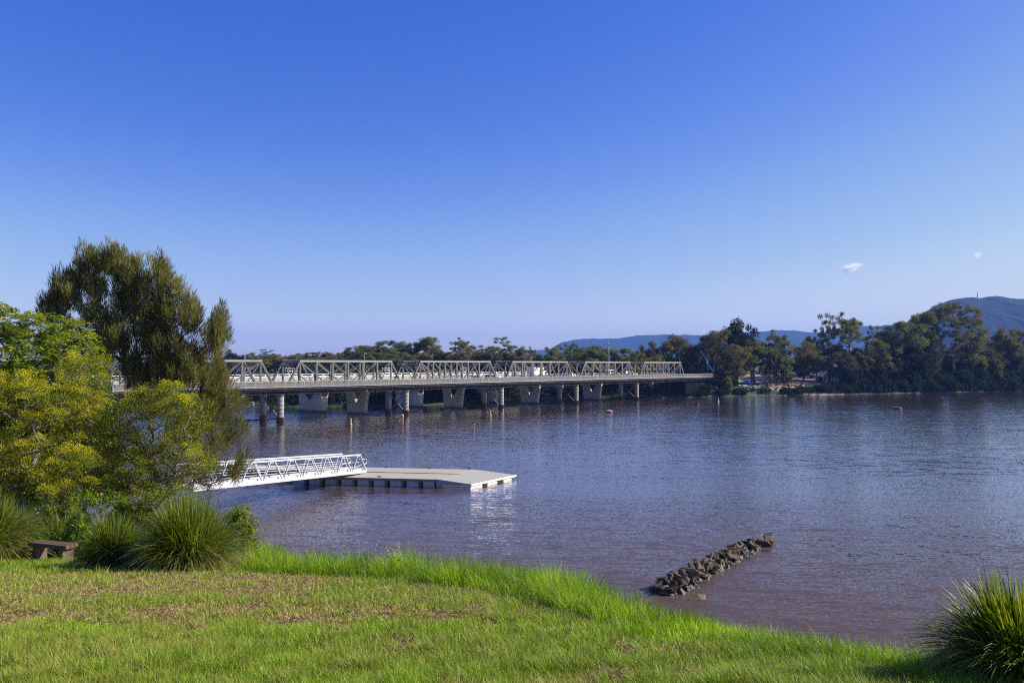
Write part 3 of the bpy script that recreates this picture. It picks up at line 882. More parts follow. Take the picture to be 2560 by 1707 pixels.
mb = MB(); poly_slab(mb, [Q(RL, 0.0), Q(RL, 4.5), Q(19.4, 4.5), Q(19.4, 0.0)][::-1], 0.843, PZ); mb.obj("lower_deck", M_PDECK, PO)
mb = MB(); poly_slab(mb, [Q(RL+1.3, 4.503), Q(RL+1.3, EW), Q(31, EW), Q(31, 4.503)][::-1], 0.843, PZ+0.07); 
poly_slab(mb, [Q(RL, 4.503), Q(RL, EW), Q(RL+1.297, EW), Q(RL+1.297, 4.503)][::-1], 0.843, [PZ, PZ, PZ+.07, PZ+.07][::-1]); mb.obj("upper_deck", M_PDECK, PO)
mb = MB()
lo, hi = 0.44, PZ
poly_slab(mb, [Q(0, 0), Q(0, EW), Q(RL-0.003, EW), Q(RL-0.003, 0)][::-1], 0.30, [lo, lo, hi, hi][::-1]); mb.obj("sloping_end", M_PRAMP, PO)
mb = MB()
poly_slab(mb, [Q(-0.06, -0.05), Q(-0.06, EW+0.05), Q(-0.003, EW+0.05), Q(-0.003, -0.05)][::-1], 0.27, 0.46); mb.obj("end_strip", M_WHITE, PO)
mb = MB(); poly_slab(mb, [Q(0.0, -0.06), Q(0.0, -0.003), Q(RL, -0.003), Q(RL, -0.06)], 0.36, [lo+.02, lo+.02, hi+.02, hi+.02]); poly_slab(mb, [Q(0.0, -0.06), Q(0.0, -0.003), Q(RL, -0.003), Q(RL, -0.06)], 0.12, 0.2); mb.obj("side_trim", surf("blue_grey_trim", (.2,.22,.28), (.16,.17,.22), 1, .5), PO)
for a in range(9):                                                   # floats under the long side
    a0 = RL + 0.35 + a*1.75
    mb = MB(); poly_slab(mb, [Q(a0, 0.12), Q(a0, 2.2), Q(a0+1.12, 2.2), Q(a0+1.12, 0.12)][::-1], -0.35, 0.617); mb.obj("float_block", M_FLOAT, PO)
for k in range(3):                                                   # floats under the end
    e0 = 0.0 + k*3.05
    mb = MB(); poly_slab(mb, [Q(0.08, e0+0.02), Q(0.08, e0+2.1-0.25*k), Q(2.9, e0+2.1-0.25*k), Q(2.9, e0+0.02)][::-1], -0.35, 0.297); mb.obj("float_block", M_FLOATW, PO)
mb = MB(); poly_slab(mb, [Q(1.2, 0.03), Q(1.2, EW-0.2), Q(RL, EW-0.2), Q(RL, 0.03)][::-1], -0.2, 0.296); mb.obj("ramp_hull", M_FLOAT, PO)
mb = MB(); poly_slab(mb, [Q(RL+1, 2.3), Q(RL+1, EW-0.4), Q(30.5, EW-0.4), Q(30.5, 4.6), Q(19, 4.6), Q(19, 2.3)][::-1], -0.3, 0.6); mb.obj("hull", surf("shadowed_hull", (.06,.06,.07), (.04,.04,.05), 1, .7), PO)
clf = None
for a, e in ((RL+6.3, 0.35), (RL+1.5, EW-0.2), (RL+6.0, EW-0.2), (RL+11.0, EW-0.2), (19.5, EW-0.2)):   # cleats bolted to the deck
    zz = PZ if e < 4 else PZ+.07
    if clf is None:
        mb = MB(); mb.bar((-0.05, 0, 0), (-0.05, 0, 0.14), 0.05); mb.bar((0.05, 0, 0), (0.05, 0, 0.14), 0.05); mb.tube([(-.26, 0, .17), (-.1, 0, .13), (.1, 0, .13), (.26, 0, .17)], [.02, .035, .035, .02], 8)
        clf = mb.obj("cleat", M_TYRE, PO); c = clf
    else: c = clf.copy(); COL.objects.link(c); part_of(c, PO)
    q = Q(a, e); c.location = (q[0], q[1], zz)

M_ALU = surf("bare_aluminium", (0.56, 0.57, 0.60), (0.49, 0.50, 0.53), 2.0, .38, metal=0.25)
ax, ay = on_water(915, 1180.5, 0.95)
gx, gy = on_water(582, 1216.5, 2.3)
gd = Vector((gx-ax, gy-ay)); GL = gd.length
grz = math.atan2(gd.y, gd.x)
slope = (2.3-0.95)/GL
GW = thing("gangway", (ax, ay, 0.95), grz, "silvery aluminium truss gangway sloping down from the bank onto the pontoon", "gangway")
GLEN = GL*1.22; NP = 10
GWD = -2.3                                   # the far side lies at local -y (checked against the photograph)
def zsl(x, h=0): return x*slope + h
PN = 2.72; TH = 1.93
def side(y, nm):
    t = bpy.data.objects.new("truss_side", None); COL.objects.link(t); part_of(t, GW); t.location = (0, y, 0)
    mb = MB(); mb.bar((0, 0, zsl(0, .12)), (GLEN, 0, zsl(GLEN, .12)), 0.10, 0.30); mb.bar((-0.02, 0, zsl(0, 0.1)), (-0.02, 0, zsl(0, .42)), 0.13, 0.16); mb.obj("bottom_beam", M_ALU, t)
    mb = MB(); mb.bar((1.05, 0, zsl(1, TH)), (GLEN, 0, zsl(GLEN, TH)), 0.10, 0.14); mb.obj("top_beam", M_ALU, t)
    k = 0; x = 0.0
    mbd = MB()
    while x < GLEN-1:
        # pairs of diagonals meeting at gusset plates
        xa = 0.05 if k == 0 else x
        mbd.bar((xa, 0, zsl(xa, .25)), (x+PN*0.42, 0, zsl(x+PN*0.42, TH)), 0.075, 0.10, up=(0, 1, 0))
        mbd.bar((x+PN*0.62, 0, zsl(x+PN*0.62, TH)), (x+PN*0.97, 0, zsl(x+PN, .25)), 0.075, 0.10, up=(0, 1, 0))
        x += PN*1.06; k += 1
    mbd.obj("diagonal", M_ALU, t)
    mb = MB(); x = 0.0
    while x < GLEN-1:
        mb.bar((x+PN*0.34, -0.055, zsl(x+PN*.34, TH-.1)), (x+PN*0.70, -0.055, zsl(x+PN*.70, TH-.1)), 0.012, 0.2)
        x += PN*1.06
    mb.obj("gusset_plate", M_ALU, t)
    mb = MB(); yi = 0.12 if y < -1 else -0.12
    for h in (0.78, 1.22):
        mb.tube([(1.2 if h > 1 else 1.2, yi, zsl(0, h)), (GLEN, yi, zsl(GLEN, h))], 0.03, 6)
    arc = [(1.2, yi, zsl(1.2, 1.22)+.25)] if False else []
    pts = [(1.3, yi, zsl(1, 1.45)), (0.2, yi, zsl(0, 1.45))] + [(-0.35*math.sin(a), yi, 1.17+0.28*math.cos(a)) for a in np.linspace(0.2, 2.95, 9)] + [(0.2, yi, .88), (1.3, yi, zsl(1, .86))]
    mb.tube(pts, 0.03, 6)
    mb.obj("handrail", M_ALU, t)
    mb = MB(); mb.bar((0.3, yi*2.2, zsl(0.3, .32)), (GLEN, yi*2.2, zsl(GLEN, .32)), 0.03, 0.2); mb.obj("kick_plate", M_ALU, t)
    return t
side(0, "a"); side(GWD, "b")
mb = MB(); mb.bar((0, GWD/2, zsl(0, .2)), (GLEN, GWD/2, zsl(GLEN, .2)), abs(GWD)-0.24, 0.06); mb.obj("walkway", surf("gangway_tread", (.36, .36, .32), (.3, .3, .27), 2, .8), GW)
mb = MB(); x = 0.3
while x < GLEN: mb.bar((x, -0.05, zsl(x, .06)), (x, GWD+.05, zsl(x, .06)), 0.1, 0.1); x += 1.45
mb.obj("cross_beam", M_ALU, GW)

# ------------------------------------------------------------------ buoys and floats
M_YEL = surf("yellow_buoy", (0.6, 0.34, 0.02), (0.5, 0.28, 0.02), 3, .45)
M_ORG = surf("orange_buoy", (0.5, 0.15, 0.05), (0.4, 0.12, 0.05), 3, .45)
M_RED = surf("red_buoy", (0.30, 0.022, 0.03), (0.22, 0.02, 0.02), 3, .5)
M_DKR = surf("dark_red_buoy", (0.10, 0.02, 0.02), (0.07, 0.02, 0.02), 3, .5)
def buoy_spar(px, py, h, mat, lab, body=0.36, mast_mat=None, grp=None):
    x, y = on_water(px, py)
    o = thing("marker_buoy", (x, y, 0), 0, lab, "buoy", grp)
    MB().lathe((0, 0, 0), [(0.1, -.3), (body, -.12), (body, .22), (body*.55, .36), (.06, .42)], 16).obj("float_body", mat, o, smooth=True)
    MB().lathe((0, 0, 0), [(body*.5, .36), (.11, h*.6), (.07, h-.04), (.03, h)], 10).obj("mast", mast_mat or mat, o, smooth=True)
    return o
buoy_spar(877, 1062, 1.45, M_YEL, "yellow buoy with a pale pointed top floating between the first two pairs of columns", .3, surf("pale_yellow", (.8, .62, .25)))
buoy_spar(1226, 1037.5, 1.15, M_YEL, "yellow pointed buoy floating just in front of the third pair of columns", .28)
buoy_spar(1745, 1011, 1.0, M_DKR, "dark red cone buoy off the far bank past the bridge end", .38)
buoy_spar(1796, 1004, 1.15, surf("dirty_white", (.7, .68, .6)), "small white cone buoy near the far bank, beyond the dark red cone", .26)
def ball(px, py, r, mat, lab):
    x, y = on_water(px, py)
    o = thing("round_buoy", (x, y, 0), 0, lab, "buoy")
    n = 9
    MB().lathe((0, 0, r*.45), [(max(.02, r*math.sin(math.pi*k/n)), -r*math.cos(math.pi*k/n)) for k in range(n+1)], 18).obj("float_body", mat, o, smooth=True)
    MB().lathe((0, 0, r*1.4), [(.09, 0), (.09, .08), (.04, .12)], 8).obj("lifting_eye", M_DKR, o)
ball(1006, 1040, .36, M_YEL, "round yellow buoy between the legs of the second pair of columns")
ball(1257, 1025, .28, M_ORG, "orange round buoy against the front column of the third pair")
ball(1185, 1062, .22, M_ORG, "tiny orange ball buoy floating alone on open water before the bridge")
def drum(px, py, r, lab, white):
    x, y = on_water(px, py)
    o = thing("mooring_buoy", (x, y, 0), 0, lab, "buoy")
    MB().lathe((0, 0, 0), [(r*.9, -.4), (r, -.3), (r, .34), (r*.92, .42), (.15, .46)], 24).obj("drum", (M_RED if r < 1 else M_DKR), o, smooth=False)
    mb = MB()
    for k in range(10):
        a = k*.628
        mb.lathe((r*.86*math.cos(a), r*.86*math.sin(a), .40), [(.12, 0), (.12, .14), (.05, .18)], 8)
    mb.obj("top_bumper", white, o)
    MB().lathe((0, 0, .45), [(.2, 0), (.2, .2), (.06, .26)], 10).obj("cap", white, o)
drum(1524, 1031, .72, "flat red mooring drum with a white cap, left of open water before the fourth columns", M_WHITE)
drum(2243, 1022, 1.28, "broad flat dark red mooring drum alone on the open river", surf("faded_pink", (.45, .22, .2)))

def boom(name, pix, mat, lab, r=.16):
    pts = []
    for px, py in pix:
        x, y = on_water(px, py); pts.append((x, y, .05))
    o = MB().tube(pts, r, 8).obj(name, mat)
    tag(o, lab, "floating boom")
boom("floating_boom", [(505, 1061.5), (520, 1061), (532, 1060.5)], M_YEL, "short yellow floating boom glimpsed through the casuarina's lowest twigs", .3)
boom("floating_boom", [(560, 1052), (600, 1049), (650, 1051), (690, 1047)], surf("black_boom", (.03, .03, .03)), "dark floating boom line beside the nearest pair of columns", .12)
for px, py, mt, lab in ((641, 1050.5, M_RED, "red float on the dark boom line left of the nearest columns"), (666, 1052, M_YEL, "yellow float at the foot of the nearest back column")):
    x, y = on_water(px, py)
    o = MB().tube([(-.5, 0, 0), (-.4, 0, 0), (.4, 0, 0), (.5, 0, 0)], [.08, .2, .2, .08], 10).obj("boom_float", mt, loc=(x, y, .1)); o.rotation_euler = (0, 0, .3); tag(o, lab, "float")

# ------------------------------------------------------------------ groyne of rocks
rr = np.random.default_rng(11)
m, ntm, b = new_mat("groyne_rock")
n1 = noise(ntm, 2.2, 8, .7); n2 = noise(ntm, 1.3, 3, .5)
oi = ntm.nodes.new('ShaderNodeObjectInfo')
geo = ntm.nodes.new('ShaderNodeNewGeometry')
c1 = ramp(ntm, n1, [(.3, (.034, .024, .014)), (.5, (.085, .059, .034)), (.72, (.17, .12, .062))])
ntm.links.new(c1, b.inputs['Base Color']); b.inputs['Roughness'].default_value = .9
bump(ntm, b, n1, .8, .12); M_ROCK = m
m, ntm, b = new_mat("ochre_lichen_rock")
n1 = noise(ntm, 1.6, 6, .65)
ntm.links.new(ramp(ntm, n1, [(.35, (.09, .07, .05)), (.52, (.11, .09, .06)), (.62, (.26, .15, .04))]), b.inputs['Base Color']); b.inputs['Roughness'].default_value = .9
bump(ntm, b, n1, .8, .12); M_ROCKO = m
m, ntm, b = new_mat("wet_rock")
n1 = noise(ntm, 2.5, 6, .65)
ntm.links.new(ramp(ntm, n1, [(.35, (.03, .028, .022)), (.7, (.08, .07, .05))]), b.inputs['Base Color']); b.inputs['Roughness'].default_value = .45
bump(ntm, b, n1, .8, .1); M_ROCKW = m
def rock_mesh(seed, mat):
    r = np.random.default_rng(seed)
    bpy_bm = []
    # cut sphere: points on an icosphere-like grid pushed in by random planes
    import bmesh
    bm = bmesh.new(); bmesh.ops.create_icosphere(bm, subdivisions=3, radius=1.0)
    co = np.array([v.co[:] for v in bm.verts])
    for _ in range(15):
        n = r.normal(size=3); n /= np.linalg.norm(n); d = r.uniform(.38, .74)
        k = co @ n; over = np.clip(k-d, 0, None); co = co - over[:, None]*n[None, :]*.96
    co += (np.stack([fbm(co[:, 0]*2+5, co[:, 1]*2+co[:, 2], seed+k, 3) for k in range(3)], -1)-.5)*.16
    co *= np.array([1.25, r.uniform(.7, .95), r.uniform(.55, .85)])
    for v, c in zip(bm.verts, co): v.co = c
    me = bpy.data.meshes.new("rock"); bm.to_mesh(me); bm.free(); me.materials.append(mat)
    return me
ROCKS = [rock_mesh(s, M_ROCK) for s in range(9)]; ROCKO = [rock_mesh(40+s, M_ROCKO) for s in range(2)]; ROCKW = [rock_mesh(60+s, M_ROCKW) for s in range(3)]
def put_rock(me, x, y, z, s, label, group=None, flat=1.0):
    o = bpy.data.objects.new("rock", me); COL.objects.link(o)
    o.location = (x, y, z); o.scale = (s*rr.uniform(.9, 1.25), s, s*flat)
    o.rotation_euler = (rr.uniform(-.5, .5), rr.uniform(-.5, .5), rr.uniform(0, 6.28))
    tag(o, label, "rock", group)
ga = Vector(on_water(1650, 1486)); gb = Vector(on_water(1905, 1352)); gdir = (gb-ga); gl = gdir.length; gdir.normalize(); gn = Vector((-gdir.y, gdir.x))
GR = "rocks of the stone groyne"
used = []
def free(x, y, z, s):
    for (a, bb, c, t) in used:
        if (a-x)**2 + (bb-y)**2 + (c-z)**2*1.3 < ((s+t)*.37)**2: return False
    return True
cnt = 0
for layer, (hz, wd, smin, smax, nmax) in enumerate(((0.0, .88, .28, .48, 155), (.32, .60, .28, .48, 95), (.58, .26, .24, .38, 32))):
    for _ in range(nmax*14):
        if nmax <= 0: break
        a = rr.uniform(0.2, gl); k = a/gl
        ws = wd*(1.0 - .25*max(0, k)); e = rr.uniform(-ws, ws); s = rr.uniform(smin, smax)*(.95 if k < .8 else .8)
        if layer == 2 and k > .72: continue
        if layer == 1 and k > .93: continue
        p = ga + gdir*a + gn*e; z = hz*(1.0 if k < .7 else .7) + rr.uniform(-.06, .1)
        if not free(p.x, p.y, z, s): continue
        used.append((p.x, p.y, z, s)); nmax -= 1; cnt += 1
        front = e < -ws*.35
        if layer == 0 and front: lab, me = "dark wet rock at the waterline on the near side of the stone groyne", ROCKW[cnt % 3]
        elif layer == 2: lab, me = "grey brown rock on the crest of the stone groyne", ROCKS[cnt % 9]
        elif k > .8: lab, me = "grey brown rock near the outer tip of the stone groyne", ROCKS[cnt % 9]
        else: lab, me = "grey brown rock in the body of the stone groyne", ROCKS[cnt % 9]
        put_rock(me, p.x, p.y, z, s, lab, GR)
for px, py, s, h, lab in ((1708, 1448, .42, .75, "ochre stained rock on the groyne, the one nearest the grassy bank"), (1738, 1433, .48, .75, "ochre stained slab leaning on the groyne's near third"), (1755, 1423, .4, .8, "ochre streaked rock next to the leaning slab on the groyne")):
    x, y = on_water(px, py, h); put_rock(ROCKO[cnt % 2], x, y, h, s, lab); cnt += 1
for px, py, s, lab in ((1747, 1496, .62, "low lone rock in the water inside the groyne, off the grassy bank"), (1915, 1364, .62, "rock lying in the water just below the groyne's tip"), (1920, 1353, .7, "long flat rock at the very end of the groyne"), (1900, 1354, .55, "rounded rock beside the long flat rock at the groyne's end"), (1918, 1338, .6, "dark slab awash just beyond the groyne's tip")):
    x, y = on_water(px, py); put_rock(ROCKS[cnt % 9] if "awash" not in lab else ROCKW[0], x, y, .0 if "awash" in lab or "lone" in lab else .08, s, lab, None, .8 if "awash" not in lab else .35); cnt += 1

# ------------------------------------------------------------------ bench
M_TIM = surf("brown_timber", (0.13, 0.08, 0.055), (0.085, 0.052, 0.036), 6, .8, bmp=.4, bd=.01, stretch=(.25, 3, 3))
M_TIM2 = surf("pinkish_timber", (0.15, 0.095, 0.065), (0.10, 0.063, 0.044), 6, .8, bmp=.4, bd=.01)
bx, by = -11.75, 21.3
bz = float(near_z(bx, by))
BN = thing("park_bench", (bx, by, CAM_H-4.98), math.radians(-20), "low brown timber slab bench without a back, half hidden by a grass tussock", "bench")
mb = MB()
for k in range(3): mb.bbox((-.72, -.21+k*.143, .36), (.72, -.21+k*.143+.137, .46), .012)
mb.obj("seat", M_TIM, BN); BN.scale = (.9, .9, .92)
for xx in (-.5, .5): MB().bbox((xx-.07, -.19, -.35), (xx+.07, .19, .357), .012).obj("leg", M_TIM2, BN)
mb = MB()
# ------------------------------------------------------------------ vegetation builders
def unit(a): return a / np.maximum(np.linalg.norm(a, axis=-1, keepdims=True), 1e-9)
def leaves(mb, cen, dirs, length, width, r, tint, droop=0.0, tri=False):
    """one diamond shaped leaf per row of cen, pointing along dirs"""
    n = len(cen)
    d = unit(dirs)
    side = unit(np.cross(d, unit(r.normal(size=(n, 3)))))
    L = np.broadcast_to(np.asarray(length, float), (n,))[:, None]; Wd = np.broadcast_to(np.asarray(width, float), (n,))[:, None]
    p0 = cen; p2 = cen + d*L + np.array([0, 0, -1.0])*droop*L
    mid = cen + d*L*0.45
    V = np.stack([p0, mid + side*Wd/2, p2, mid - side*Wd/2], 1).reshape(-1, 3)
    F = np.arange(n*4).reshape(n, 4)
    if tri:
        V = np.stack([p0 + side*Wd/2, p2, p0 - side*Wd/2], 1).reshape(-1, 3); F = np.arange(n*3).reshape(n, 3)
        mb.add(V, F, np.repeat(tint, 3)); return
    mb.add(V, F, np.repeat(tint, 4))

def limbs(mb, trunk, trad, cen, r, tip=0.02, step=0.9, power=0.5, bend=0.25, sides=6, upbias=1.2, maxr=0.5):
    """trunk polyline plus one curved branch to every cluster centre, attached to the nearest wood below it"""
    nodes = [np.array(p, float) for p in trunk]; par = [-1] + list(range(len(trunk)-1)); nt_ = len(trunk)
    order = np.argsort([min(np.linalg.norm(c-np.array(t)) for t in trunk) for c in cen])
    chains = []
    for i in order:
        c = cen[i]; A = np.array(nodes)
        dv = c - A; dist = np.linalg.norm(dv, axis=1)
        pen = np.clip(-(dv[:, 2]) + 0.25*np.hypot(dv[:, 0], dv[:, 1]), 0, None)*upbias
        pen[0] += 2.0
        j = int(np.argmin(dist + pen))
        n = max(2, int(dist[j]/step)+1)
        a = A[j]; ch = [j]
        side = r.normal(size=3)*bend*dist[j]*0.25
        for k in range(1, n+1):
            t = k/n
            p = a + (c-a)*t + side*math.sin(math.pi*t) + np.array([0, 0, -bend*dist[j]*0.5*math.sin(math.pi*t)])*(1 if dv[j, 2] > 0 else -0.4)
            nodes.append(p); par.append(ch[-1]); ch.append(len(nodes)-1)
        chains.append(ch)
    cnt = np.zeros(len(nodes)); 
    for ch in chains: cnt[ch[-1]] += 1
    for i in range(len(nodes)-1, 0, -1): cnt[par[i]] += cnt[i]
    rad = tip*np.maximum(cnt, 1)**power
    rad = np.minimum(rad, maxr)
    for ch in chains:
        pts = [nodes[k] for k in ch]; rr_ = [rad[k] for k in ch]; rr_[0] = min(rr_[0], rr_[1]*1.15); rr_[-1] *= 0.5
        mb.tube(pts, rr_, sides, cap=False)
    mb.tube([nodes[k] for k in range(nt_)], [max(trad*(1-0.55*k/max(1, nt_-1)), rad[k]*0.9) for k in range(nt_)], max(8, sides), cap=True)

def blob_points(blobs, n, r, shell=0.55):
    """points in a union of ellipsoids (cx,cy,cz,rx,ry,rz[,weight]), biased to the outside"""
    w = np.array([b[3]*b[4]*b[5] * (b[6] if len(b) > 6 else 1) for b in blobs])**0.7; w /= w.sum()
    out = []
    k = r.choice(len(blobs), n, p=w)
    d = unit(r.normal(size=(n, 3))); q = r.uniform(shell**3, 1, n)**(1/3.)
    B = np.array([b[:6] for b in blobs])[k]
    return B[:, :3] + d*q[:, None]*B[:, 3:6], d

def clump_tree(seed, blobs, ncl, trunk, trad, nleaf, crad, lsize, kind="leaf", flat=0.7, tip=0.02, mats=None, names=("trunk", "crown"), parent=None, shell=0.5, aspect=0.5, tintrange=(0.15, 0.85), sides=6, bend=0.25, thin=None, maxr=0.5, power=0.5):
    r = np.random.default_rng(seed)
    cen, od = blob_points(blobs, ncl, r, shell)
    keep = np.ones(len(cen), bool)
    if thin:                                         # drop clusters lying too close together: leaves gaps
        for i in range(len(cen)):
            if keep[i]:
                dd = np.linalg.norm(cen[i+1:]-cen[i], axis=1); keep[i+1:][dd < thin] = False
    cen = cen[keep]; od = od[keep]
    mbt = MB(); limbs(mbt, trunk, trad, cen, r, tip=tip, sides=sides, bend=bend, maxr=maxr, power=power)
    ot = mbt.obj(names[0], mats[0], parent, smooth=True)
    mb = MB()
    n = len(cen)*nleaf; ci = np.repeat(np.arange(len(cen)), nleaf)
    cr = crad*r.uniform(0.65, 1.3, len(cen))
    g = r.normal(size=(n, 3)); g = unit(g)*(r.uniform(0, 1, n)**0.45)[:, None]
    p = cen[ci] + g*cr[ci][:, None]*np.array([1, 1, flat])
    ctr = np.mean(np.array(trunk), 0)
    out = unit(cen[ci]-ctr)
    base_t = r.uniform(0, 1, len(cen))*0.5+0.25
    t = np.clip(base_t[ci] + r.normal(size=n)*0.16, 0, 1); t = tintrange[0] + t*(tintrange[1]-tintrange[0])
    if kind == "leaf": d = r.normal(size=(n, 3)) + np.array([0, 0, -0.5]) + out*0.4
    elif kind == "gum": d = r.normal(size=(n, 3))*0.8 + np.array([0, 0, -1.0]) + out*0.2
    elif kind == "needle": d = g*0.8 + out*0.7 + np.array([0, 0, 0.95]) + r.normal(size=(n, 3))*0.35
    elif kind == "weep": d = g*0.6 + np.array([0, 0, -0.9]) + out*0.5 + r.normal(size=(n, 3))*0.4
    elif kind == "puff": d = g + r.normal(size=(n, 3))*0.5
    L = lsize*r.uniform(0.6, 1.35, n)
    leaves(mb, p, d, L, L*aspect, r, t)
    oc = mb.obj(names[1], mats[1], parent)
    return cen, od, ot, oc

M_BARK = surf("grey_bark", (0.16, 0.13, 0.11), (0.09, 0.07, 0.06), 5, .9, bmp=.4, stretch=(1, 1, .3))
M_BARKP = surf("pale_gum_bark", (0.36, 0.31, 0.26), (0.20, 0.16, 0.13), 1.2, .85, bmp=.2, stretch=(1, 1, .35))
M_GUM = leafmat("gum_leaf", [(0, (0.048, 0.052, 0.020)), (.45, (0.13, 0.12, 0.046)), (.8, (0.21, 0.185, 0.075)), (1, (0.27, 0.235, 0.11))], .22, .8, .1)
M_GUMG = leafmat("green_gum_leaf", [(0, (0.036, 0.052, 0.016)), (.5, (0.12, 0.135, 0.040)), (1, (0.22, 0.215, 0.070))], .25, .8, .1)
M_GUMB = leafmat("brown_gum_leaf", [(0, (0.035, 0.034, 0.022)), (.5, (0.080, 0.070, 0.044)), (1, (0.16, 0.135, 0.08))], .2, .8, .1)
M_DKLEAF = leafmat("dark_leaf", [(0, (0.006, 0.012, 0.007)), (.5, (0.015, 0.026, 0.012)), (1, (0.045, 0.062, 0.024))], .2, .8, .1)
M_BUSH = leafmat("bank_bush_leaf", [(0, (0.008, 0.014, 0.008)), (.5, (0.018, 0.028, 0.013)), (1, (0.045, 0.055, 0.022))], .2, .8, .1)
M_CONI = leafmat("conifer_leaf", [(0, (0.012, 0.03, 0.014)), (.5, (0.025, 0.055, 0.022)), (1, (0.05, 0.09, 0.03))], .15, .6)
M_RUST = leafmat("rust_leaf", [(0, (0.09, 0.035, 0.02)), (.5, (0.16, 0.06, 0.03)), (1, (0.2, 0.10, 0.05))], .25, .6)

# ---- prototypes of the far trees (about 20 m tall, placed 250 to 500 m away)
def gum_blobs(r, H, Wd, n, low=0.35, top=1.0, umb=0.35):
    B = []
    for k in range(n):
        a = r.uniform(0, 6.28); q = math.sqrt(r.uniform(0.05, 1))*Wd*0.36
        hh = H*(low + (top-low)*r.uniform(0.25, 1)*(1-umb*(q/(Wd*0.5))**2))
        s = Wd*r.uniform(0.13, 0.22)
        B.append((q*math.cos(a), q*math.sin(a), hh-s*0.5, s, s, s*0.55))
    B.append((0, 0, H*0.9, Wd*0.2, Wd*0.2, H*0.09))
    return B
def proto(name, label, cat):
    return thing(name, (0, 0, -500), 0, label, cat)
PROTO = {}
for k in range(4):
    r = np.random.default_rng(100+k); H, Wd = 20., 17.  # broad gum
    o = thing("gum_tree", (0, 0, 0), 0, "x x x x", "tree")
    B = gum_blobs(r, H, Wd, 15+k, 0.22)
    clump_tree(200+k, B, 95, [(0, 0, 0), (0.3, 0, H*.2), (-.2, .3, H*.38), (.2, .1, H*.6)], .33, 230, 1.75, .50, "gum", .66, .055, (M_BARKP, M_GUM if k % 2 else M_GUMG), parent=o, thin=1.0, sides=5)
    PROTO["gum%d" % k] = (o, H, Wd)
for k in range(2):                                    # open crowned gum, limbs visible
    r = np.random.default_rng(120+k); H, Wd = 22., 20.
    o = thing("gum_tree", (0, 0, 0), 0, "x x x x", "tree")
    B = gum_blobs(r, H, Wd, 12, 0.42, umb=0.5)
    clump_tree(220+k, B, 90, [(0, 0, 0), (.2, 0, H*.15), (0.5, .3, H*.30)], .45, 190, 1.45, .45, "gum", .6, .06, (M_BARKP, M_GUMG), parent=o, thin=1.7, shell=.75, sides=5, bend=.3)
    PROTO["open%d" % k] = (o, H, Wd)
for k in range(3):                                    # dense rounded trees
    r = np.random.default_rng(140+k); H, Wd = 16., 15.
    o = thing("leafy_tree", (0, 0, 0), 0, "x x x x", "tree")
    B = [(0, 0, H*.55, Wd*.42, Wd*.42, H*.40)] + [(Wd*.28*math.cos(a), Wd*.28*math.sin(a), H*r.uniform(.4, .75), Wd*.22, Wd*.22, H*.2) for a in r.uniform(0, 6.28, 6)]
    clump_tree(240+k, B, 95, [(0, 0, 0), (0, .2, H*.2), (.2, 0, H*.45)], .3, 200, 1.55, .48, "leaf", .75, .04, (M_BARK, (M_GUM, M_DKLEAF, M_GUMB)[k]), parent=o, thin=.8, sides=5, shell=.8)
    PROTO[("round", "dark", "brown")[k]] = (o, H, Wd)
o = thing("conifer_tree", (0, 0, 0), 0, "x x x x", "tree"); H, Wd = 18., 7.
r = np.random.default_rng(5); B = [(0, 0, H*q, Wd*.5*(1-q)**.8*1.05+.25, Wd*.5*(1-q)**.8*1.05+.25, 1.3) for q in np.linspace(.12, .97, 12)]
clump_tree(260, B, 120, [(0, 0, 0), (0, 0, H*.5), (0, 0, H*.97)], .25, 46, .95, .5, "weep", .7, .03, (M_BARK, M_CONI), parent=o, thin=.5, sides=4, shell=.6)
PROTO["conifer"] = (o, H, Wd)
o = thing("norfolk_pine", (0, 0, 0), 0, "x x x x", "tree"); H, Wd = 18., 8.
mb = MB(); mbt = MB(); mbt.tube([(0, 0, 0), (0, 0, H*.97)], [.3, .05], 6); rn = np.random.default_rng(8)
for q in range(15):
    z = H*(.15+.83*q/15); rad = Wd*.5*(1-(q/15.)**1.2)+.35
    for a in np.linspace(0, 6.28, 7)[:-1] + q*.5:
        mbt.tube([(0, 0, z), (rad*.95*math.cos(a), rad*.95*math.sin(a), z+rad*.16)], [.07, .02], 4)
        n = int(26*rad)+8; tt = rn.uniform(.15, 1, n)[:, None]*rad
        c = np.array([math.cos(a), math.sin(a), .16])*tt + np.array([0, 0, z]) + rn.normal(size=(n, 3))*[.22, .22, .1]
        leaves(mb, c, np.array([math.cos(a), math.sin(a), .5]) + rn.normal(size=(n, 3))*.5, .55, .3, rn, rn.uniform(.2, .9, n))
mbt.obj("trunk", M_BARK, o); mb.obj("crown", M_CONI, o); PROTO["norfolk"] = (o, H, Wd)
for k in range(3):                                    # bushes, 4 m tall
    r = np.random.default_rng(160+k); H, Wd = 4.5, 7.
    o = thing("bush", (0, 0, 0), 0, "x x x x", "bush")
    B = [(r.uniform(-2, 2), r.uniform(-1.5, 1.5), H*r.uniform(.25, .55), r.uniform(1.4, 2.2), 1.5, H*.36) for _ in range(6)]
    clump_tree(270+k, B, 80, [(0, 0, -.5), (0, 0, H*.3)], .12, 150, .85, .34, "leaf", .8, .02, (M_BARK, (M_BUSH, M_DKLEAF, M_GUMG)[k]), names=("stems", "foliage"), parent=o, thin=.4, sides=4, shell=.7)
    PROTO["bush%d" % k] = (o, H, Wd)
used_proto = set()
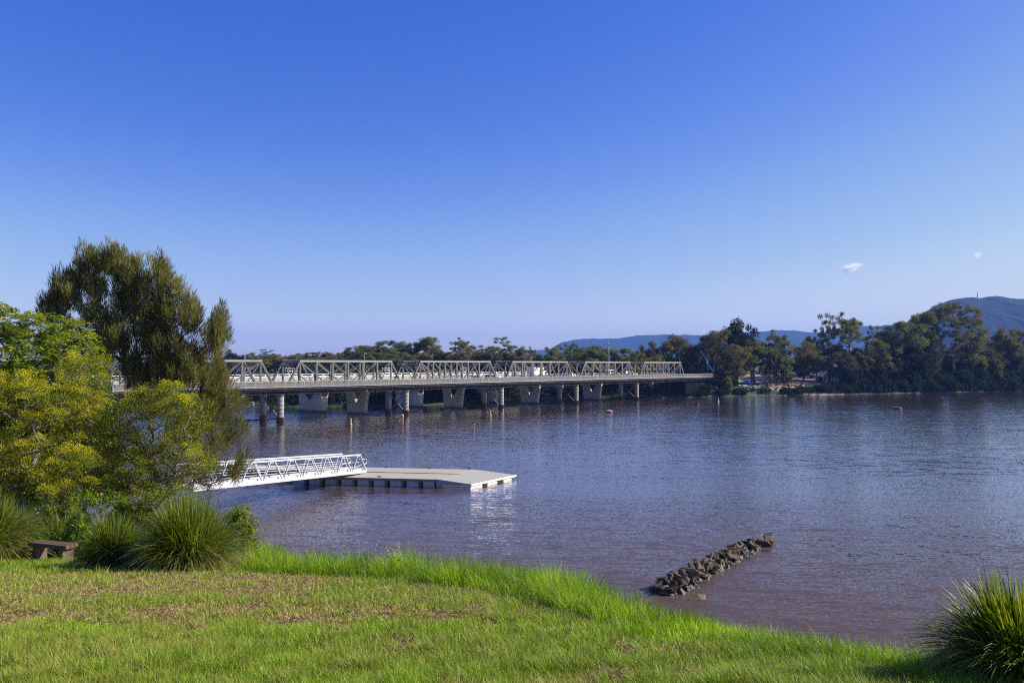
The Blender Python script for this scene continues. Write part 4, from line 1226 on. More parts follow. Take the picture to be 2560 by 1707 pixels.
def place_tree(key, px, ty, wpx, y, label, group=None, rz=None, base=None, cat=None, sy=1.0):
    o, H, Wd = PROTO[key]
    if base is None:
        for _ in range(6): y = max(y, float(np.interp(ray(px, ty)[0]*y, SHORE[:,0], SHORE[:,1])) + 11)
    x, zt = at_y(px, ty, y)
    zb = float(far_z(x, y)) - 0.3 if base is None else base
    s = (zt - zb)/H; w = wpx/FPX*y/Wd
    rz = random.Random(int(px*7+y)).uniform(0, 6.28) if rz is None else rz
    if key not in used_proto:
        used_proto.add(key); c = o
        c.location = (x, y, zb); c.rotation_euler = (0, 0, rz); c.scale = (w, w*sy, s); c["label"] = label
        if group: c["group"] = group
    else:
        c = copy_tree(o, None, label, group, (x, y, zb), rz, (w, w*sy, s))
        if not group and "group" in c: del c["group"]
    return c
GF = "trees on the far bank behind the bridges"
FAR = [  # kind, px, top py, width px, distance, label
 ("norfolk", 573, 871, 26, 420, "small pointed Norfolk pine on the skyline just right of the casuarina"),
 ("dark", 590, 881, 46, 410, "low rounded dark tree beside the pointed Norfolk pine"),
 ("round", 628, 881, 36, 400, "small dark green tree framed under the curved street lamp"),
 ("open0", 667, 872, 60, 380, "tall spreading gum above the portal gap nearest the casuarina"),
 ("brown", 700, 893, 34, 400, "low brownish tree between the tall spreading gum and the rust red one"),
 ("brown", 745, 881, 46, 400, "brown grey gum on the skyline right of the rust red tree"),
 ("gum0", 773, 879, 34, 400, "small leafy gum standing between two brown grey ones on the skyline"),
 ("brown", 797, 877, 30, 395, "brown grey open gum with the skyline dipping right of it"),
 ("gum1", 822, 879, 40, 395, "low broad gum just before the skyline dips left of the tall group"),
 ("round", 845, 881, 30, 390, "last low tree before the tall gum group begins"),
 ("gum2", 893, 857, 66, 350, "leftmost tree of the tall gum group behind the second full truss span"),
 ("gum3", 925, 862, 50, 340, "second tree of the tall gum group, slightly lower than its neighbours"),
 ("gum0", 960, 848, 62, 345, "third tree of the tall gum group, rising above the lamp pole"),
 ("gum1", 1000, 853, 52, 350, "fourth tree of the tall gum group, over the second pair of columns"),
 ("gum2", 1032, 848, 50, 345, "fifth tree of the tall gum group, at the second portal gap"),
 ("gum3", 1080, 840, 84, 340, "biggest and broadest crown of the tall gum group"),
 ("open1", 1153, 842, 58, 335, "round topped gum with a separate small high crown, right of the biggest one"),
 ("round", 1172, 868, 80, 325, "low wide green tree under the round topped gum"),
 ("brown", 1228, 868, 70, 320, "brown leaved tree below the airy open gum over the third portal gap"),
 ("open0", 1255, 840, 82, 345, "airy open crowned gum with sky showing through, above the third portal gap"),
 ("brown", 1268, 880, 50, 322, "lower brown tree behind the third pair of columns"),
 ("gum1", 1300, 866, 46, 335, "green gum just left of where the blue ridge begins"),
 ("open1", 1328, 865, 32, 345, "thin wispy tree where the blue ridge meets the trees"),
 ("gum3", 1378, 865, 56, 325, "dark gum left of the twin twiggy crowns in front of the ridge"),
 ("open0", 1410, 858, 56, 350, "twiggy see-through gum in front of the left end of the blue ridge"),
 ("brown", 1432, 853, 36, 355, "brown tufted gum crown poking over the blue ridge"),
 ("gum2", 1490, 857, 86, 330, "broad domed gum left of the tall bare power pole"),
 ("gum0", 1452, 878, 60, 322, "lower green gum filling in left of the broad domed one"),
 ("gum0", 1545, 868, 66, 330, "low domed gum just right of the tall bare power pole"),
 ("gum3", 1585, 874, 60, 328, "lowest domed gum before the big grey gums, over the fifth truss span"),
 ("brown", 1628, 848, 54, 345, "grey brown gum at the left of the big grey pair over the last truss span"),
 ("gum1", 1690, 836, 100, 350, "big domed grey green gum over the last truss span"),
 ("round", 1640, 885, 60, 330, "low green tree behind the last truss span, left of the blue container"),
 ("gum2", 1730, 858, 50, 345, "grey green gum right of the big domed one"),
 ("dark", 1713, 898, 50, 322, "dark round tree shading the last panels of the iron truss"),
 ("gum0", 1760, 836, 44, 350, "narrow dark gum crown left of the giant brown gum"),
 ("gum3", 1800, 822, 100, 345, "giant brown grey gum at the bridge end, top left of the dark leafy one"),
 ("dark", 1842, 791, 84, 352, "tallest dark leafy tree beyond the bridge end with a knobbly top"),
 ("gum2", 1880, 838, 110, 350, "broad gum filling the right shoulder of the tallest dark leafy tree"),
 ("round", 1830, 860, 100, 340, "mid green tree low in front of the tallest dark leafy tree"),
 ("open1", 1940, 822, 74, 355, "flat topped brown gum leaning over the white leaning pole"),
 ("brown", 1925, 860, 60, 350, "brown tree under the flat topped gum, left of the leaning pole"),
 ("conifer", 1958, 858, 38, 350, "dark green conifer right of the leaning pole"),
 ("round", 2008, 853, 92, 370, "soft round grey green gum above the parked cars"),
 ("gum1", 2040, 880, 70, 365, "lower pale gum at the right foot of the soft round one"),
 ("open0", 2068, 780, 78, 390, "left half of the pair of high pale stemmed gums against the sky"),
 ("open1", 2112, 777, 88, 385, "right half of the pair of high pale stemmed gums against the sky"),
 ("gum3", 2030, 838, 60, 392, "dark low limb crown left of the high pale stemmed pair"),
 ("dark", 2105, 855, 96, 370, "dense bright dark leafed tree beneath the high pale stemmed pair"),
 ("brown", 2100, 874, 70, 355, "bare brownish tree over the red and white site boxes"),
 ("round", 2150, 880, 60, 355, "dark green tree right of the bare brownish one"),
 ("open0", 2182, 811, 68, 400, "wispy gum in the dip right of the high pale stemmed pair"),
 ("gum0", 2210, 828, 60, 395, "small gum leaning against the dark domed gum's left side"),
 ("gum2", 2250, 789, 104, 375, "dark domed gum left of the biggest tree on the far bank"),
 ("gum0", 2300, 777, 80, 385, "gum crown joining the dark domed one to the biggest tree"),
 ("round", 2200, 848, 100, 362, "dark mass of leaves under the dark domed gum"),
 ("dark", 2265, 858, 120, 358, "dark tree standing in shade below the dark domed gum"),
 ("brown", 2310, 850, 80, 366, "grey brown tree left of the biggest tree's trunk"),
 ("gum3", 2440, 830, 90, 385, "grey brown gum at the right foot of the biggest tree"),
 ("brown", 2470, 858, 70, 378, "thin brownish tree right of the biggest tree, over the palm"),
 ("gum1", 2505, 820, 70, 400, "gum with a level dark top under the wooded hill"),
 ("gum0", 2548, 818, 66, 400, "rightmost gum crown on the far bank, cut by the picture's edge"),
 ("brown", 2530, 862, 80, 385, "brown gum with bare stems under the rightmost crowns"),
 ("gum2", 2600, 825, 90, 400, "x"),
]
for key, px, ty, w, y, lab in FAR:
    if lab == "x": place_tree(key, px, ty, w, y, "gum beyond the rightmost crown, mostly outside the picture"); continue
    place_tree(key, px, ty, w*(1.4 if px < 1600 else 1.2), y, lab)
GBELT = "low trees of the belt behind the bridges"
rb0 = random.Random(12); px = 572
while px < 1790:
    tyy = np.interp(px, [570, 830, 880, 1200, 1300, 1600, 1790], [893, 889, 876, 878, 886, 888, 868]) + rb0.uniform(-5, 8)
    place_tree(rb0.choice(("round", "gum0", "gum1", "dark", "gum2", "brown", "gum3")), px, tyy, rb0.uniform(48, 74), rb0.uniform(312, 372) if px < 1500 else rb0.uniform(335, 380), "low grey green tree in the continuous belt behind the bridges, below the skyline crowns", GBELT)
    px += rb0.uniform(17, 27)
px = 2150
while px < 2600:
    place_tree(rb0.choice(("round", "gum0", "gum1", "brown", "gum3")), px, np.interp(px, [2150, 2250, 2400, 2600], [876, 860, 868, 868]) + rb0.uniform(-8, 10), rb0.uniform(60, 90), rb0.uniform(392, 425), "low dark tree filling in beneath the tall gums at the far right", "low trees beneath the tall gums at the far right")
    px += rb0.uniform(24, 34)
# the biggest tree of the far bank, modelled on its own
x, zt = at_y(2385, 752, 390); zb = float(far_z(x, 390))-.5
o = thing("gum_tree", (x, 390, zb), 0, "biggest gum on the far bank, huge domed crown over a thick forked pale trunk", "tree")
H = zt-zb; s = 390/FPX
B = [((px-2385)*s, yo, CAM_H + (911-py)*s - zb, rx*s, rx*s, rz*s) for px, py, rx, rz, yo in (
    (2360, 778, 34, 20, 0), (2330, 790, 34, 20, 2), (2395, 772, 38, 18, -1), (2425, 790, 34, 22, 1), (2442, 822, 26, 22, 0), (2300, 800, 24, 14, 3), (2350, 808, 40, 22, -4), (2400, 815, 40, 22, -4),
    (2450, 850, 20, 16, 0), (2370, 845, 44, 20, -5), (2320, 840, 34, 20, 0), (2420, 856, 34, 16, 2), (2340, 870, 36, 16, -3), (2400, 880, 36, 14, 0))]
clump_tree(77, B, 300, [(0, 0, 0), (-.3, 0, H*.12), (-.8, 0, H*.25), (-.6, 0, H*.38)], 0.75, 190, 1.75, .48, "gum", .62, .065, (M_BARKP, M_GUM), parent=o, thin=1.25, shell=.35, sides=6, maxr=.6)
# spreading tree on the water's edge beyond the bridge
x, y = on_water(1890, 986); y += 1.5; zb = float(far_z(x, y))-.3
s = y/FPX
o = thing("spreading_tree", (x, y, zb), 0, "low spreading tree with dark forked trunk on the bank in front of the building site", "tree")
B = [((px-1890)*s, yo, CAM_H+(911-py)*s-zb, rx*s, rx*s, rz*s) for px, py, rx, rz, yo in ((1850, 885, 26, 12, 0), (1885, 875, 24, 12, 1), (1925, 885, 28, 12, -1), (1960, 900, 26, 12, 0), (1835, 905, 22, 10, 2),
    (1870, 902, 26, 10, -3), (1910, 905, 26, 10, 3), (1950, 918, 24, 8, -2), (1975, 920, 14, 8, 0), (1990, 926, 12, 6, 0))]
clump_tree(78, B, 120, [(0, 0, 0), (-.3, 0, 3.0), (-.6, 0, 5.4), (-1.6, 0, 7.6)], .5, 180, 1.3, .42, "leaf", .6, .06, (M_BARK, M_GUMG), parent=o, thin=1.1, shell=.4, bend=.35)
# pale trunked tree by the bridge end
x, y = on_water(1795, 990); y += 5; zb = float(far_z(x, y))-.5; s = y/FPX
o = thing("gum_tree", (x, y, zb), 0, "ragged grey gum with a pale trunk hanging over the water at the bridge end", "tree")
B = [((px-1795)*s, yo, CAM_H+(911-py)*s-zb, rx*s, rx*s, rz*s) for px, py, rx, rz, yo in ((1795, 860, 30, 22, 2), (1770, 885, 22, 20, 0), (1825, 880, 28, 22, 0), (1790, 905, 24, 16, -2), (1760, 922, 14, 14, 0), (1838, 915, 20, 16, 0), (1812, 930, 18, 14, -1), (1800, 950, 16, 10, -1), (1830, 948, 14, 12, 0), (1770, 948, 10, 10, 0))]
clump_tree(79, B, 150, [(0, 0, 0), (-.3, 0, 4.0), (-.2, 0, 9), (0, 0, 13)], .38, 170, 1.35, .42, "gum", .7, .05, (M_BARKP, M_GUMB), parent=o, thin=1.1, shell=.3)

# bushes along the far waterline
GB = "bushes on the far bank"
rb = random.Random(4)
def bank_bush(px, ty, w, off, label, key):
    ux = ray(px, 980)[0]
    y = 300.0
    for _ in range(12): y = float(np.interp(ux*y, SHORE[:,0], SHORE[:,1]))
    y += off
    place_tree(key, px, ty, w, y, label, GB if label.startswith("dark bush") and "small sunny" not in label else None, base=float(far_z(ux*y, y))-.6)
px = 2120
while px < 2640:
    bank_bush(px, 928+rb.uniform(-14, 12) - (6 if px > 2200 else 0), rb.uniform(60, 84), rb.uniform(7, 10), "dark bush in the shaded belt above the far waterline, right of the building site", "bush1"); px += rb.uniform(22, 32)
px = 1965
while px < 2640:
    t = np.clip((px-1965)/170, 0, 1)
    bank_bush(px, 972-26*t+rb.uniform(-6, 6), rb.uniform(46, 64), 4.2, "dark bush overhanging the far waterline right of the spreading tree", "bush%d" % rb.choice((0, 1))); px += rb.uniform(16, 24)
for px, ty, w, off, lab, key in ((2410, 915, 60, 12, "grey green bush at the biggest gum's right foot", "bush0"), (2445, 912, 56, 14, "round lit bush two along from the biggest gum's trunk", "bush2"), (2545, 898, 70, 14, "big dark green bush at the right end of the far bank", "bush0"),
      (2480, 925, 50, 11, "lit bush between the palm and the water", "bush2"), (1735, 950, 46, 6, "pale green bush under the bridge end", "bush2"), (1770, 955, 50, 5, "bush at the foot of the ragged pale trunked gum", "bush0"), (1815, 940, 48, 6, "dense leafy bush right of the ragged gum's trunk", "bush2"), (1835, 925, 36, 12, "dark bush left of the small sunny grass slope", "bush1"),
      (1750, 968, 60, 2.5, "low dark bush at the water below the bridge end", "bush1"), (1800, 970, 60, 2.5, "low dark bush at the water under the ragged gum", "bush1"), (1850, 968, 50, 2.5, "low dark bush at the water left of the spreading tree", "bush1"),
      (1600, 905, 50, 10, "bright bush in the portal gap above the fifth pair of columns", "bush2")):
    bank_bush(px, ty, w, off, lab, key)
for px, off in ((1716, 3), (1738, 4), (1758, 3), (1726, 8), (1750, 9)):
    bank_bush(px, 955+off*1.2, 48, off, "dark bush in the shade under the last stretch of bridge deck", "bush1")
o2 = place_tree("bush2", 2492, 903, 46, 395, "rusty red bush near the palm on the far bank"); 
for k in KIDS[o2.name]:
    if k.name.startswith("foliage"): k.data = k.data.copy(); k.data.materials[0] = M_RUST
o2 = place_tree("round", 713, 889, 30, 405, "small rust red tree on the skyline behind the portal gap")
for k in KIDS[o2.name]:
    if k.name.startswith("crown"): k.data = k.data.copy(); k.data.materials[0] = M_RUST
# palm
x, zt = at_y(2475, 882, 405); zb = float(far_z(x, 405))
o = thing("palm_tree", (x, 405, zb), 0, "small palm with a shaggy head standing in a gap of the far bank trees", "palm")
MB().tube([(0, 0, 0), (0.1, 0, zt-zb-1.6)], [.35, .25], 7).obj("trunk", M_BARK, o)
mb = MB(); rp = np.random.default_rng(3)
for k in range(26):
    a = rp.uniform(0, 6.28); e = rp.uniform(-.9, 1.2); L = 2.6
    pts = [np.array([0.1, 0, zt-zb-1.6]) + np.array([math.cos(a)*math.cos(e)*L*t, math.sin(a)*math.cos(e)*L*t, math.sin(e)*L*t - 1.1*t*t]) for t in np.linspace(0, 1, 7)]
    for p, q in zip(pts[:-1], pts[1:]):
        c = np.repeat([(p+q)/2], 6, 0) + rp.normal(size=(6, 3))*.08
        leaves(mb, c, rp.normal(size=(6, 3)) + unit((q-p)[None])*.8 + [0, 0, -.3], .7, .14, rp, rp.uniform(.3, .9, 6))
mb.obj("fronds", M_GUMG, o)
# mass of scrub that fills the back of the far bank
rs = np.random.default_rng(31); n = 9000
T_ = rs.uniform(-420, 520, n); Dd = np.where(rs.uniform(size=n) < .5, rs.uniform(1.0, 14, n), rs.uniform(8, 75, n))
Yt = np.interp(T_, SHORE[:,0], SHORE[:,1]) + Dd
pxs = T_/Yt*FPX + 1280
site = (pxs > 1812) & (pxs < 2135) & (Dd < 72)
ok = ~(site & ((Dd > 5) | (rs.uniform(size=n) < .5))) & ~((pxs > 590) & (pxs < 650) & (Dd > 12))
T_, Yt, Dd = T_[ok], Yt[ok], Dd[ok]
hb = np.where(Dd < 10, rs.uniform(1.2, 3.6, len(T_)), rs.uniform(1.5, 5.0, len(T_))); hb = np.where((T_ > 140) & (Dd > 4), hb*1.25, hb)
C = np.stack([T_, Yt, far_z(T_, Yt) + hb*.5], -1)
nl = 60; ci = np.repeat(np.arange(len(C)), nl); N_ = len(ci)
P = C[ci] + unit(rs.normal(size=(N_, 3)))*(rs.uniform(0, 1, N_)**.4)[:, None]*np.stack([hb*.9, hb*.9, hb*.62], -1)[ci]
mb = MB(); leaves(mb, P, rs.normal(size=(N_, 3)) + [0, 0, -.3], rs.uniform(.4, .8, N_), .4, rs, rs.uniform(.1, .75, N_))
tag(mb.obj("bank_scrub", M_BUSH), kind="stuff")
# ------------------------------------------------------------------ near trees, tussocks, grass
M_CAS = leafmat("casuarina_needle", [(0, (0.050, 0.062, 0.022)), (.5, (0.135, 0.135, 0.036)), (1, (0.28, 0.255, 0.06))], .35, .6, tcol=(1.3, 1.3, .6))
M_FERN = leafmat("fern_leaf", [(0, (0.022, 0.050, 0.008)), (.45, (0.085, 0.145, 0.010)), (1, (0.34, 0.35, 0.012))], .38, .45)
M_WATL = leafmat("wattle_leaf", [(0, (0.026, 0.042, 0.008)), (.5, (0.145, 0.17, 0.016)), (1, (0.26, 0.26, 0.025))], .38, .6, .15)
M_WATF = leafmat("wattle_flower", [(0, (0.20, 0.20, 0.012)), (.5, (0.36, 0.33, 0.015)), (1, (0.54, 0.45, 0.02))], .3, .7)
M_TWIG = surf("dry_twig", (0.20, 0.15, 0.12), (0.12, 0.09, 0.075), 5, .9)
def near_blobs(x0, y, zb, lst):
    s = y/FPX
    return [((px-1280)*s - x0, yo, CAM_H + (911-py)*s - zb, rx*s, max(rx*s*.9, .8), rz*s, (wt[0] if wt else 1)) for px, py, rx, rz, yo, *wt in lst]
# casuarina: several leaning leaders
cy = 36.0; cx = (330-1280)/FPX*cy; czb = float(near_z(cx, cy)) - .2
CAS_TIPS = [(px_, py_+38, 9, 28, 0, 4) for px_, py_ in ((210, 618), (238, 626), (262, 620), (295, 622), (318, 645), (338, 656), (155, 676), (178, 668), (140, 700), (120, 738), (365, 690), (392, 642), (412, 668), (445, 702), (470, 735), (487, 752), (546, 776), (527, 800), (552, 812))]
o = thing("casuarina_tree", (cx, cy, czb), 0, "tall feathery olive brown casuarina on the bank, in front of the bridge's near end", "tree")
B = near_blobs(cx, cy, czb, [(262, 655, 26, 30, 0), (222, 685, 26, 48, 0), (300, 680, 34, 44, .6), (180, 735, 34, 44, -.4), (150, 775, 26, 34, 0), (250, 760, 62, 60, 0), (320, 750, 46, 50, .5),
    (392, 690, 16, 44, .2), (405, 760, 34, 40, 0), (445, 790, 32, 38, -.3), (465, 830, 26, 36, 0), (370, 810, 50, 50, 0, 1.4), (300, 850, 70, 60, 0, 1.5), (430, 880, 60, 46, 0, 1.8), (530, 850, 22, 40, .4, 1.6), (545, 800, 12, 30, .4),
    (520, 910, 34, 44, 0, 2.2), (480, 940, 50, 44, -.5, 2.2), (540, 975, 34, 40, 0, 1.8), (380, 940, 70, 60, 0, 1.8), (555, 1040, 26, 36, -.3, .35), (520, 1080, 34, 46, 0, .4), (560, 1110, 26, 30, .2, .3), (535, 1160, 34, 36, 0, .3), (500, 1190, 50, 40, 0, .35), (460, 1060, 60, 60, .5, .6), (200, 850, 70, 60, .6), (575, 1180, 20, 14, 0), (600, 1080, 24, 20, 0, .25), (610, 1150, 20, 14, 0, .25), (590, 1010, 18, 20, 0, .25)] + CAS_TIPS)
clump_tree(301, B, 1080, [(0, 0, 0), (-.2, 0, 1.8), (-.5, .1, 3.8), (-.9, .1, 6.0), (-1.3, 0, 8.2)], .22, 165, .19, .30, "needle", 2.7, .010, (M_BARK, M_CAS), parent=o, thin=.29, shell=.15, aspect=.075, sides=5, bend=.12, maxr=.2)
# green feathery tree, left edge
ty_ = 29.0; tx = (60-1280)/FPX*ty_; tzb = float(near_z(tx, ty_)) - .2
o = thing("feather_leaved_tree", (tx, ty_, tzb), 0, "dense bright green tree with fern-like leaves at the left edge, below the casuarina", "tree")
B = near_blobs(tx, ty_, tzb, [(40, 815, 60, 36, 0), (-20, 800, 60, 36, 0), (110, 830, 60, 40, 0), (175, 850, 46, 50, 0), (60, 880, 90, 60, -.5), (150, 920, 70, 60, -.5), (215, 950, 44, 50, 0), (-40, 900, 90, 90, 0), (60, 980, 90, 70, 0), (240, 1010, 34, 46, 0), (180, 1010, 60, 60, -.3),
    (30, 1080, 100, 80, 0), (150, 1110, 90, 70, 0), (230, 1090, 44, 50, 0), (60, 1180, 110, 70, .4), (-60, 1040, 80, 100, 0), (190, 1190, 90, 60, .6), (290, 1180, 70, 60, .6)])
r = np.random.default_rng(41)
cen, od = blob_points(B, 1500, r, .72)
keep = np.ones(len(cen), bool)
for i in range(len(cen)):
    if keep[i]:
        dd = np.linalg.norm(cen[i+1:]-cen[i], axis=1); keep[i+1:][dd < .15] = False
cen = cen[keep]; od = od[keep]
mbt = MB(); limbs(mbt, [(0, 0, 0), (.1, 0, 1.5), (0, 0, 3.0), (.2, 0, 4.4)], .2, cen[::4], r, tip=.012, sides=5, maxr=.2)
mbt.obj("trunk", M_BARK, o, smooth=True)
mb = MB(); fronds = 5
fi = np.repeat(np.arange(len(cen)), fronds); nf = len(fi)
fd_ = unit(od[fi]*1.0 + r.normal(size=(nf, 3))*.7 + [0, 0, .15]); fl = r.uniform(.35, .65, nf)
ct = r.uniform(.2, .8, len(cen)); top = np.clip((cen[:, 2]-5.5)/3.5, 0, 1); ct = np.clip(ct + top*.12, 0, 1)
K = 12
for k in range(K):                                   # paired leaflets along each drooping frond
    t = (k+.5)/K
    base = cen[fi] + fd_*fl[:, None]*t + np.array([0, 0, -1])[None]*(fl*t*t*.45)[:, None]
    sdir = unit(np.cross(fd_, [0, 0, 1.0]) + 1e-6)
    for sg in (-1, 1):
        d = sdir*sg + fd_*.5 + np.array([0, 0, -.35]) + r.normal(size=(nf, 3))*.15
        LL = .12*math.sin(math.pi*(t*.8+.15))+.025
        leaves(mb, base, d, LL, .034, r, np.clip(ct[fi] + r.normal(size=nf)*.12 + .1, 0, 1))
mb.obj("crown", M_FERN, o)
# wattles with yellow blossom
def wattle(px0, wy, seed, label, lst, ncl, trunk, dry=0.0, fl_frac=.6):
    wx = (px0-1280)/FPX*wy; wzb = float(near_z(wx, wy)) - .2
    o = thing("wattle_tree", (wx, wy, wzb), 0, label, "tree")
    B = near_blobs(wx, wy, wzb, lst)
    cen, od, ot, oc = clump_tree(seed, B, ncl, trunk, .09, 90, .30, .10, "puff", .75, .009, (M_TWIG, M_WATL), parent=o, thin=.22, shell=.6, aspect=.22, sides=5, bend=.3, maxr=.09)
    r = np.random.default_rng(seed+1)
    sel = (r.uniform(size=len(cen)) < fl_frac)
    # blossom on the outer, upper twigs
    c2 = cen[sel] + [0, 0, .07]
    nl = 200; ci = np.repeat(np.arange(len(c2)), nl); n = len(ci)
    g = unit(r.normal(size=(n, 3)))*(r.uniform(0, 1, n)**.4)[:, None]; g[:, 2] = np.abs(g[:, 2])*.9
    p = c2[ci] + g*(.26*r.uniform(.6, 1.2, len(c2)))[ci][:, None]
    mb = MB(); leaves(mb, p, g + [0, 0, .3] + r.normal(size=(n, 3))*.4, .06, .02, r, np.clip(.5 + r.normal(size=n)*.18 + (r.uniform(size=len(c2))-.5)[ci]*.5, 0, 1))
    mb.obj("blossom", M_WATF, o)
    return o
wattle(75, 25.0, 401, "yellow blossoming wattle at the left edge with a pale forked trunk", [(20, 960, 46, 26, 0), (60, 975, 40, 20, 0), (20, 1010, 36, 26, -.3), (90, 1000, 24, 14, 0), (150, 1000, 40, 20, .3), (130, 1040, 40, 18, 0), (100, 1060, 30, 20, -.3), (20, 1110, 40, 26, 0), (50, 1140, 44, 24, -.4), (110, 1110, 30, 16, -.3),
    (0, 1150, 40, 26, 0), (60, 1190, 60, 22, 0), (130, 1180, 50, 20, -.3), (180, 1150, 50, 24, 0), (30, 1230, 60, 18, 0), (120, 1225, 50, 16, 0)], 330, [(0, 0, 0), (.05, 0, 1.2), (-.15, 0, 2.1), (.05, 0, 2.8), (.3, 0, 3.3)])
wattle(215, 26.5, 411, "middle yellow wattle hanging in front of the green tree and the casuarina", [(220, 905, 40, 22, 0), (180, 915, 30, 16, .2), (250, 940, 26, 14, 0), (205, 960, 40, 20, -.3), (220, 1000, 40, 24, 0), (250, 1030, 34, 30, 0), (180, 1040, 44, 26, 0), (260, 1080, 36, 24, 0), (200, 1090, 46, 20, -.3), (160, 1100, 34, 18, 0), (250, 1140, 46, 24, 0), (200, 1180, 50, 24, 0), (260, 1200, 44, 20, 0)], 230, [(0, 0, 0), (.0, 0, 1.2), (.05, 0, 2.4), (0, 0, 3.4)], fl_frac=.42)
wattle(330, 27.0, 421, "wide yellow and dry brown wattle with bare twigs showing, nearest the gangway", [(400, 985, 44, 26, 0), (350, 1010, 50, 24, 0), (450, 1000, 34, 22, 0), (490, 1010, 28, 20, 0), (420, 1040, 50, 26, .2), (480, 1060, 36, 24, 0), (330, 1060, 50, 26, 0), (300, 1100, 46, 24, 0), (370, 1090, 60, 30, 0), (450, 1110, 46, 26, 0), (500, 1130, 22, 20, 0), (520, 1155, 18, 16, -.2),
    (400, 1150, 60, 24, 0), (460, 1170, 40, 18, 0), (320, 1150, 60, 26, 0), (350, 1200, 60, 22, 0), (280, 1210, 50, 20, 0), (420, 1210, 50, 18, 0), (250, 1235, 40, 14, 0)], 470, [(0, 0, 0), (.1, 0, .8), (.3, 0, 1.6), (.8, 0, 2.4)], fl_frac=.36)
# bare twigs of the wide wattle
KW = [k for k in COL.objects if k.name.startswith("wattle_tree")][-1]
r = np.random.default_rng(77); mb = MB()
for k in range(420):
    a = np.array([r.uniform(-.4, 2.2), r.uniform(-.8, .6), r.uniform(.8, 3.3)]); d = unit(np.array([[r.uniform(.2, 1), r.uniform(-.4, .3), r.uniform(-.1, .8)]]))[0]
    L = r.uniform(.3, .9); pts = [a + d*L*t + np.array([0, 0, -.10*t*t]) + r.normal(size=3)*.012 for t in np.linspace(0, 1, 5)]
    mb.tube(pts, [.009, .007, .006, .005, .003], 3, cap=False)
mb.obj("bare_twigs", M_TWIG, KW)

# understorey of shrubs that darken the foot of the trees
def shrub(px, base_py, top_py, w, y, seed, mat, label, nl=60, ls=.10, crad=.22, ncl=150, fl=.8):
    sx = (px-1280)/FPX*y; zb = float(near_z(sx, y)) - .15; zt = at_y(px, top_py, y)[1]; H = max(zt-zb, .4); Wm = w/FPX*y
    o = thing("shrub", (sx, y, zb), 0, label, "shrub")
    B = [(0, 0, H*.55, Wm*.5, Wm*.4, H*.45)] + [(Wm*.3*q, 0, H*.4, Wm*.25, Wm*.3, H*.35) for q in (-1, 1)]
    clump_tree(seed, B, ncl, [(0, 0, 0), (0, 0, H*.3)], .03, nl, crad, ls, "leaf", .9, .008, (M_TWIG, mat), names=("stems", "foliage"), parent=o, thin=.12, shell=.6, aspect=.35, sides=4)
shrub(600, 1400, 1268, 76, 19.0, 501, M_WATL, "small feathery grey green shrub leaning out right of the biggest tussock")
shrub(80, 1350, 1215, 200, 25.5, 502, M_FERN, "leafy green shrub behind the tussocks under the left trees", ncl=260)
shrub(250, 1350, 1225, 200, 25.0, 503, M_FERN, "dark leafy shrub filling the gap behind the bench", ncl=260)
shrub(420, 1300, 1215, 190, 25.0, 504, M_WATL, "low dry shrub beneath the wide wattle, behind the biggest tussock", ncl=240)
shrub(110, 1375, 1325, 90, 22.3, 505, M_FERN, "low bright weeds between the left tussock and the bench", ncl=110, crad=.14)
shrub(200, 1372, 1290, 60, 22.3, 506, M_FERN, "bright leafy weeds just behind the bench seat", ncl=90, crad=.14)

